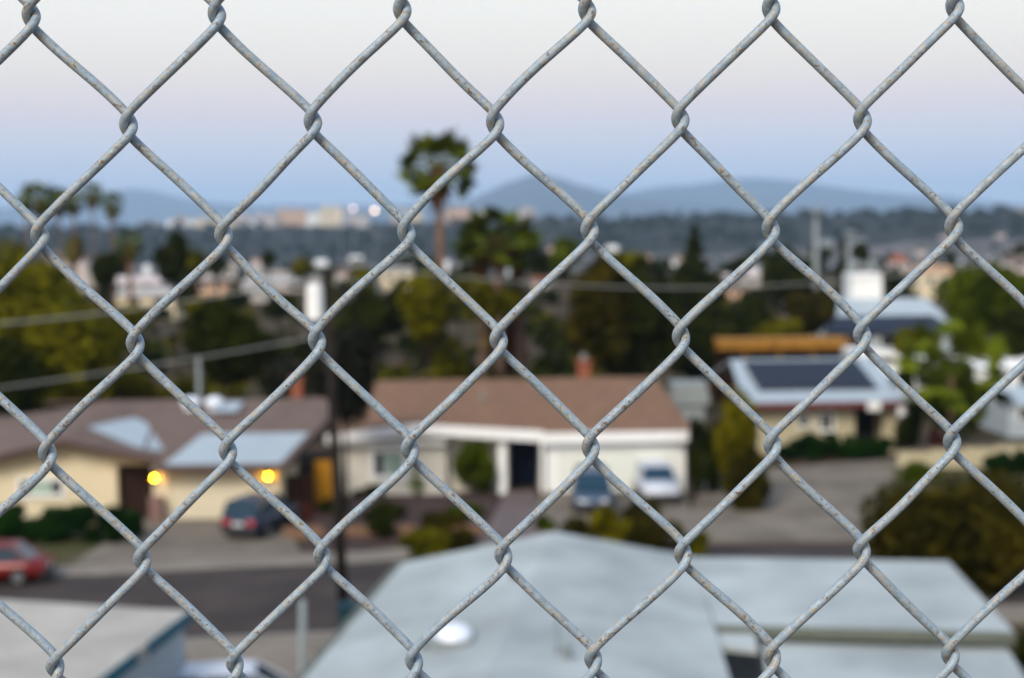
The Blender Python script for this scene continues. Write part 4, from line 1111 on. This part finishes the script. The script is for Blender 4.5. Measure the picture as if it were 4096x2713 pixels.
mk = [(300, 700, 780, 110, 120, 'l_olive', 'olive bush under the left half of the cream block'), (430, 660, 720, 70, 150, 'l_dark', 'dark small tree right of the cream block'),
      (545, 672, 730, 90, 160, 'l_dark', 'dark tree below the peach house'), (640, 676, 740, 110, 165, 'l_dark', 'dark tree row under the long white building'),
      (700, 600, 650, 60, 210, 'l_olive', 'olive tree above the transformer'), (830, 610, 680, 80, 190, 'l_olive', 'olive tree left of the cream yellow building'),
      (920, 668, 730, 110, 160, 'l_dark', 'dark hedge-like tree under the cream yellow building'), (1060, 600, 680, 60, 180, 'l_dark', 'dark tree between the tall and short palms'),
      (1250, 580, 640, 70, 190, 'l_dark', 'dark tree at the right of the short palms'), (1700, 590, 640, 60, 230, 'l_dark', 'dark tree right of the conifer'),
      (2075, 620, 690, 70, 180, 'l_dark', 'dark tree right of the raised white storey'), (500, 590, 640, 60, 220, 'l_dark', 'dark tree above the peach house'),
      (620, 580, 620, 40, 240, 'l_dark', 'tiny dark tree above the long white building'), (1990, 560, 610, 40, 230, 'l_dark', 'dark tree right of the slender cypress')]
for px, t0_, b0_, w0_, d0_, m0_, lab in mk:
    tree(lab, px, t0_, b0_, w0_, d0_, M[m0_], n=1300, leaf=.3)
# loose scrub across the slope: a mass, not countable
sv = []; sf = []; so_ = 0
rs = np.random.default_rng(21)
def scrub_field(n, y0, y1, sz, lo, hi, m, name, nl=55, leafs=.3, pxr=(-200, 2600)):
    V_ = []; F_ = []; o = 0
    for k in range(n):
        d = rs.uniform(y0, y1); px = rs.uniform(*pxr)
        a = D(px, 700, d); z = float(ground_z(a.x, d)); s = rs.uniform(*sz)
        v, f = leaves((a.x, d, z + s * .4), (s, s, s * rs.uniform(lo, hi)), nl, leafs * s, int(rs.integers(1e9)), 4)
        V_.append(v); F_.append(f + o); o += len(v)
    ob = mesh_obj(name, np.concatenate(V_), np.concatenate(F_), m)
    return tag(ob, kind='stuff')
tag(scrub_field(230, 112, 330, (.8, 2.4), .4, .8, M['l_olive'], 'scrub', 90, .26), 'loose olive scrub over the brown slope in the middle distance', 'scrub')
tag(scrub_field(300, 105, 330, (.8, 2.8), .4, .8, M['l_dark'], 'scrub', 90, .26), 'loose dark scrub over the brown slope in the middle distance', 'scrub')
tag(scrub_field(260, 340, 1650, (2.5, 6.5), .5, .9, M['l_dark'], 'woodland', 60, .30), 'dark trees merging into a mass on the valley floor', 'woodland')
tag(scrub_field(620, 1700, 2330, (4, 11), .5, .8, M['l_dark'], 'woodland', 60, .30), 'dark brush merging into a mass on the far mesa slope', 'woodland')

# ------------------------------------------------------------------ chain-link fence
fm = bpy.data.materials.new('weathered_galvanised_wire')
fm.use_nodes = True
t = fm.node_tree; b = t.nodes['Principled BSDF']
tcx = t.nodes.new('ShaderNodeTexCoord')
def noise(scale, detail=3, rough=.6):
    n = t.nodes.new('ShaderNodeTexNoise'); n.inputs['Scale'].default_value = scale; n.inputs['Detail'].default_value = detail
    n.inputs['Roughness'].default_value = rough
    t.links.new(tcx.outputs['Object'], n.inputs['Vector']); return n
def rng(src, a, b_, c=0, d=1):
    n = t.nodes.new('ShaderNodeMapRange'); n.inputs['From Min'].default_value = a; n.inputs['From Max'].default_value = b_
    n.inputs['To Min'].default_value = c; n.inputs['To Max'].default_value = d
    t.links.new(src, n.inputs['Value']); return n.outputs[0]
def mix(fac, a, b_):
    n = t.nodes.new('ShaderNodeMix'); n.data_type = 'RGBA'
    t.links.new(fac, n.inputs['Factor'])
    for s, v in ((6, a), (7, b_)):
        if isinstance(v, tuple): n.inputs[s].default_value = (*v, 1)
        else: t.links.new(v, n.inputs[s])
    return n.outputs[2]
def mul(a, b_):
    n = t.nodes.new('ShaderNodeMath'); n.operation = 'MULTIPLY'; t.links.new(a, n.inputs[0]); t.links.new(b_, n.inputs[1]); return n.outputs[0]
base = mix(rng(noise(260, 4).outputs['Fac'], .35, .65), (.20, .275, .335), (.315, .395, .45))
grime = mix(rng(noise(900, 3).outputs['Fac'], .54, .68, 0, .55), base, (.16, .17, .175))
cream_ = mix(mul(rng(noise(420, 5, .7).outputs['Fac'], .47, .58, 0, .75), rng(noise(60, 2).outputs['Fac'], .38, .55, .35, 1)), grime, (.37, .325, .24))
spots = mul(rng(noise(560, 4, .75).outputs['Fac'], .545, .61), rng(noise(95, 2).outputs['Fac'], .36, .54))
geo = t.nodes.new('ShaderNodeNewGeometry')
sx = t.nodes.new('ShaderNodeSeparateXYZ'); t.links.new(geo.outputs['Normal'], sx.inputs[0])
face = rng(sx.outputs['Y'], -.35, -.85)          # rust sits on the weather side of the wire
rust = mix(mul(spots, face), cream_, (.165, .110, .058))
t.links.new(rust, b.inputs['Base Color'])
b.inputs['Metallic'].default_value = .1
b.inputs['Roughness'].default_value = .52
b.inputs['Specular IOR Level'].default_value = .4
bp = t.nodes.new('ShaderNodeBump'); bp.inputs['Strength'].default_value = .5; bp.inputs['Distance'].default_value = .0006
t.links.new(noise(700, 4).outputs['Fac'], bp.inputs['Height']); t.links.new(bp.outputs[0], b.inputs['Normal'])

FA, FB, FX0, FZ0, FD = .0359, .0428939, -.18443142, CAM_H + .08122839, .63034565
WD = .0037
fence = thing('chain_link_fence', 'weathered grey chain-link fence in sharp focus across the whole picture', 'fence', (0, FD, FZ0), FYAW)
jit = {}
def knot(i, j):
    if (i, j) not in jit:
        r_ = random.Random(i * 977 + j * 131 + 5)
        jit[(i, j)] = (r_.gauss(0, .00022), r_.gauss(0, .0003))
    q = jit[(i, j)]
    return FX0 + i * FA + q[0], -j * FB + q[1]
ZF = .70 * WD
def knot_x(y, sgn):
    """centre-line offset from the knot centre at height y above it; sgn=+1: wire whose left bend is here"""
    k = 1.10 * WD; s = .934; s2 = .978
    yy_ = y * sgn
    a = (yy_ - 1.30 * WD) / s; c = (-yy_ - 1.08 * WD) / s2
    mx = max(a, c)
    return sgn * (mx + k * math.log(math.exp((a - mx) / k) + math.exp((c - mx) / k)))
def wire(k, j0, j1, ns, sides):
    pts = []
    j = j0
    r_ = random.Random(k * 7 + 3)
    for j in range(j0, j1):
        left = (k + j) % 2 == 0          # at row j the wire bends at its left knot, else at the right one
        xa, za = knot(k if left else k + 1, j)
        xb, zb = knot(k + 1 if left else k, j + 1)
        sa = 1 if left else -1
        # from row j down to j+1: leaving a left bend downwards = back leg; leaving a right bend = front leg
        front = not left
        bow = r_.gauss(0, .00055); bow2 = r_.gauss(0, .0003)
        for q in range(ns):
            u = q / ns
            # denser near the knots
            u = .5 - .5 * math.cos(math.pi * u) if ns > 10 else u
            z = za + (zb - za) * u
            xk_a = xa + knot_x(z - za, sa)
            xk_b = xb + knot_x(z - zb, -sa)
            w = u * u * u * (u * (6 * u - 15) + 10)
            w = min(1, max(0, (u - .25) / .5)); w = w * w * (3 - 2 * w)
            x = xk_a * (1 - w) + xk_b * w
            x += bow * math.sin(math.pi * u) ** 2 + bow2 * math.sin(2 * math.pi * u)
            s_ = 1 if front else -1
            ya = -s_ * ZF * math.tanh(abs(z - za) / (.85 * WD)); yb2 = -s_ * ZF * math.tanh(abs(z - zb) / (.85 * WD))
            y = ya if u < .5 else yb2
            y *= 1 + .25 * math.sin(math.pi * u)
            pts.append((x, y, z))
    P = np.array(pts)
    T = np.gradient(P, axis=0); T /= np.linalg.norm(T, axis=1)[:, None]
    ref = np.array([0, 1.0, 0]); A = ref - T * (T @ ref)[:, None]; A /= np.linalg.norm(A, axis=1)[:, None]
    B = np.cross(T, A)
    th = np.arange(sides) * 2 * math.pi / sides
    rad = WD / 2 * (1 + .02 * np.sin(np.arange(len(P)) * .37 + k))
    V_ = P[:, None, :] + rad[:, None, None] * (np.cos(th)[None, :, None] * A[:, None, :] + np.sin(th)[None, :, None] * B[:, None, :])
    n = len(P); idx = np.arange(n * sides).reshape(n, sides); nxt = np.roll(idx, -1, 1)
    F_ = np.stack([idx[:-1], nxt[:-1], nxt[1:], idx[1:]], -1).reshape(-1, 4)
    return mesh_obj('wire', V_.reshape(-1, 3), F_, fm, fence, True)
for k in range(-3, 13): wire(k, -6, 12, 22, 16)
for k in list(range(-24, -3)) + list(range(13, 34)): wire(k, -6, 12, 9, 6)
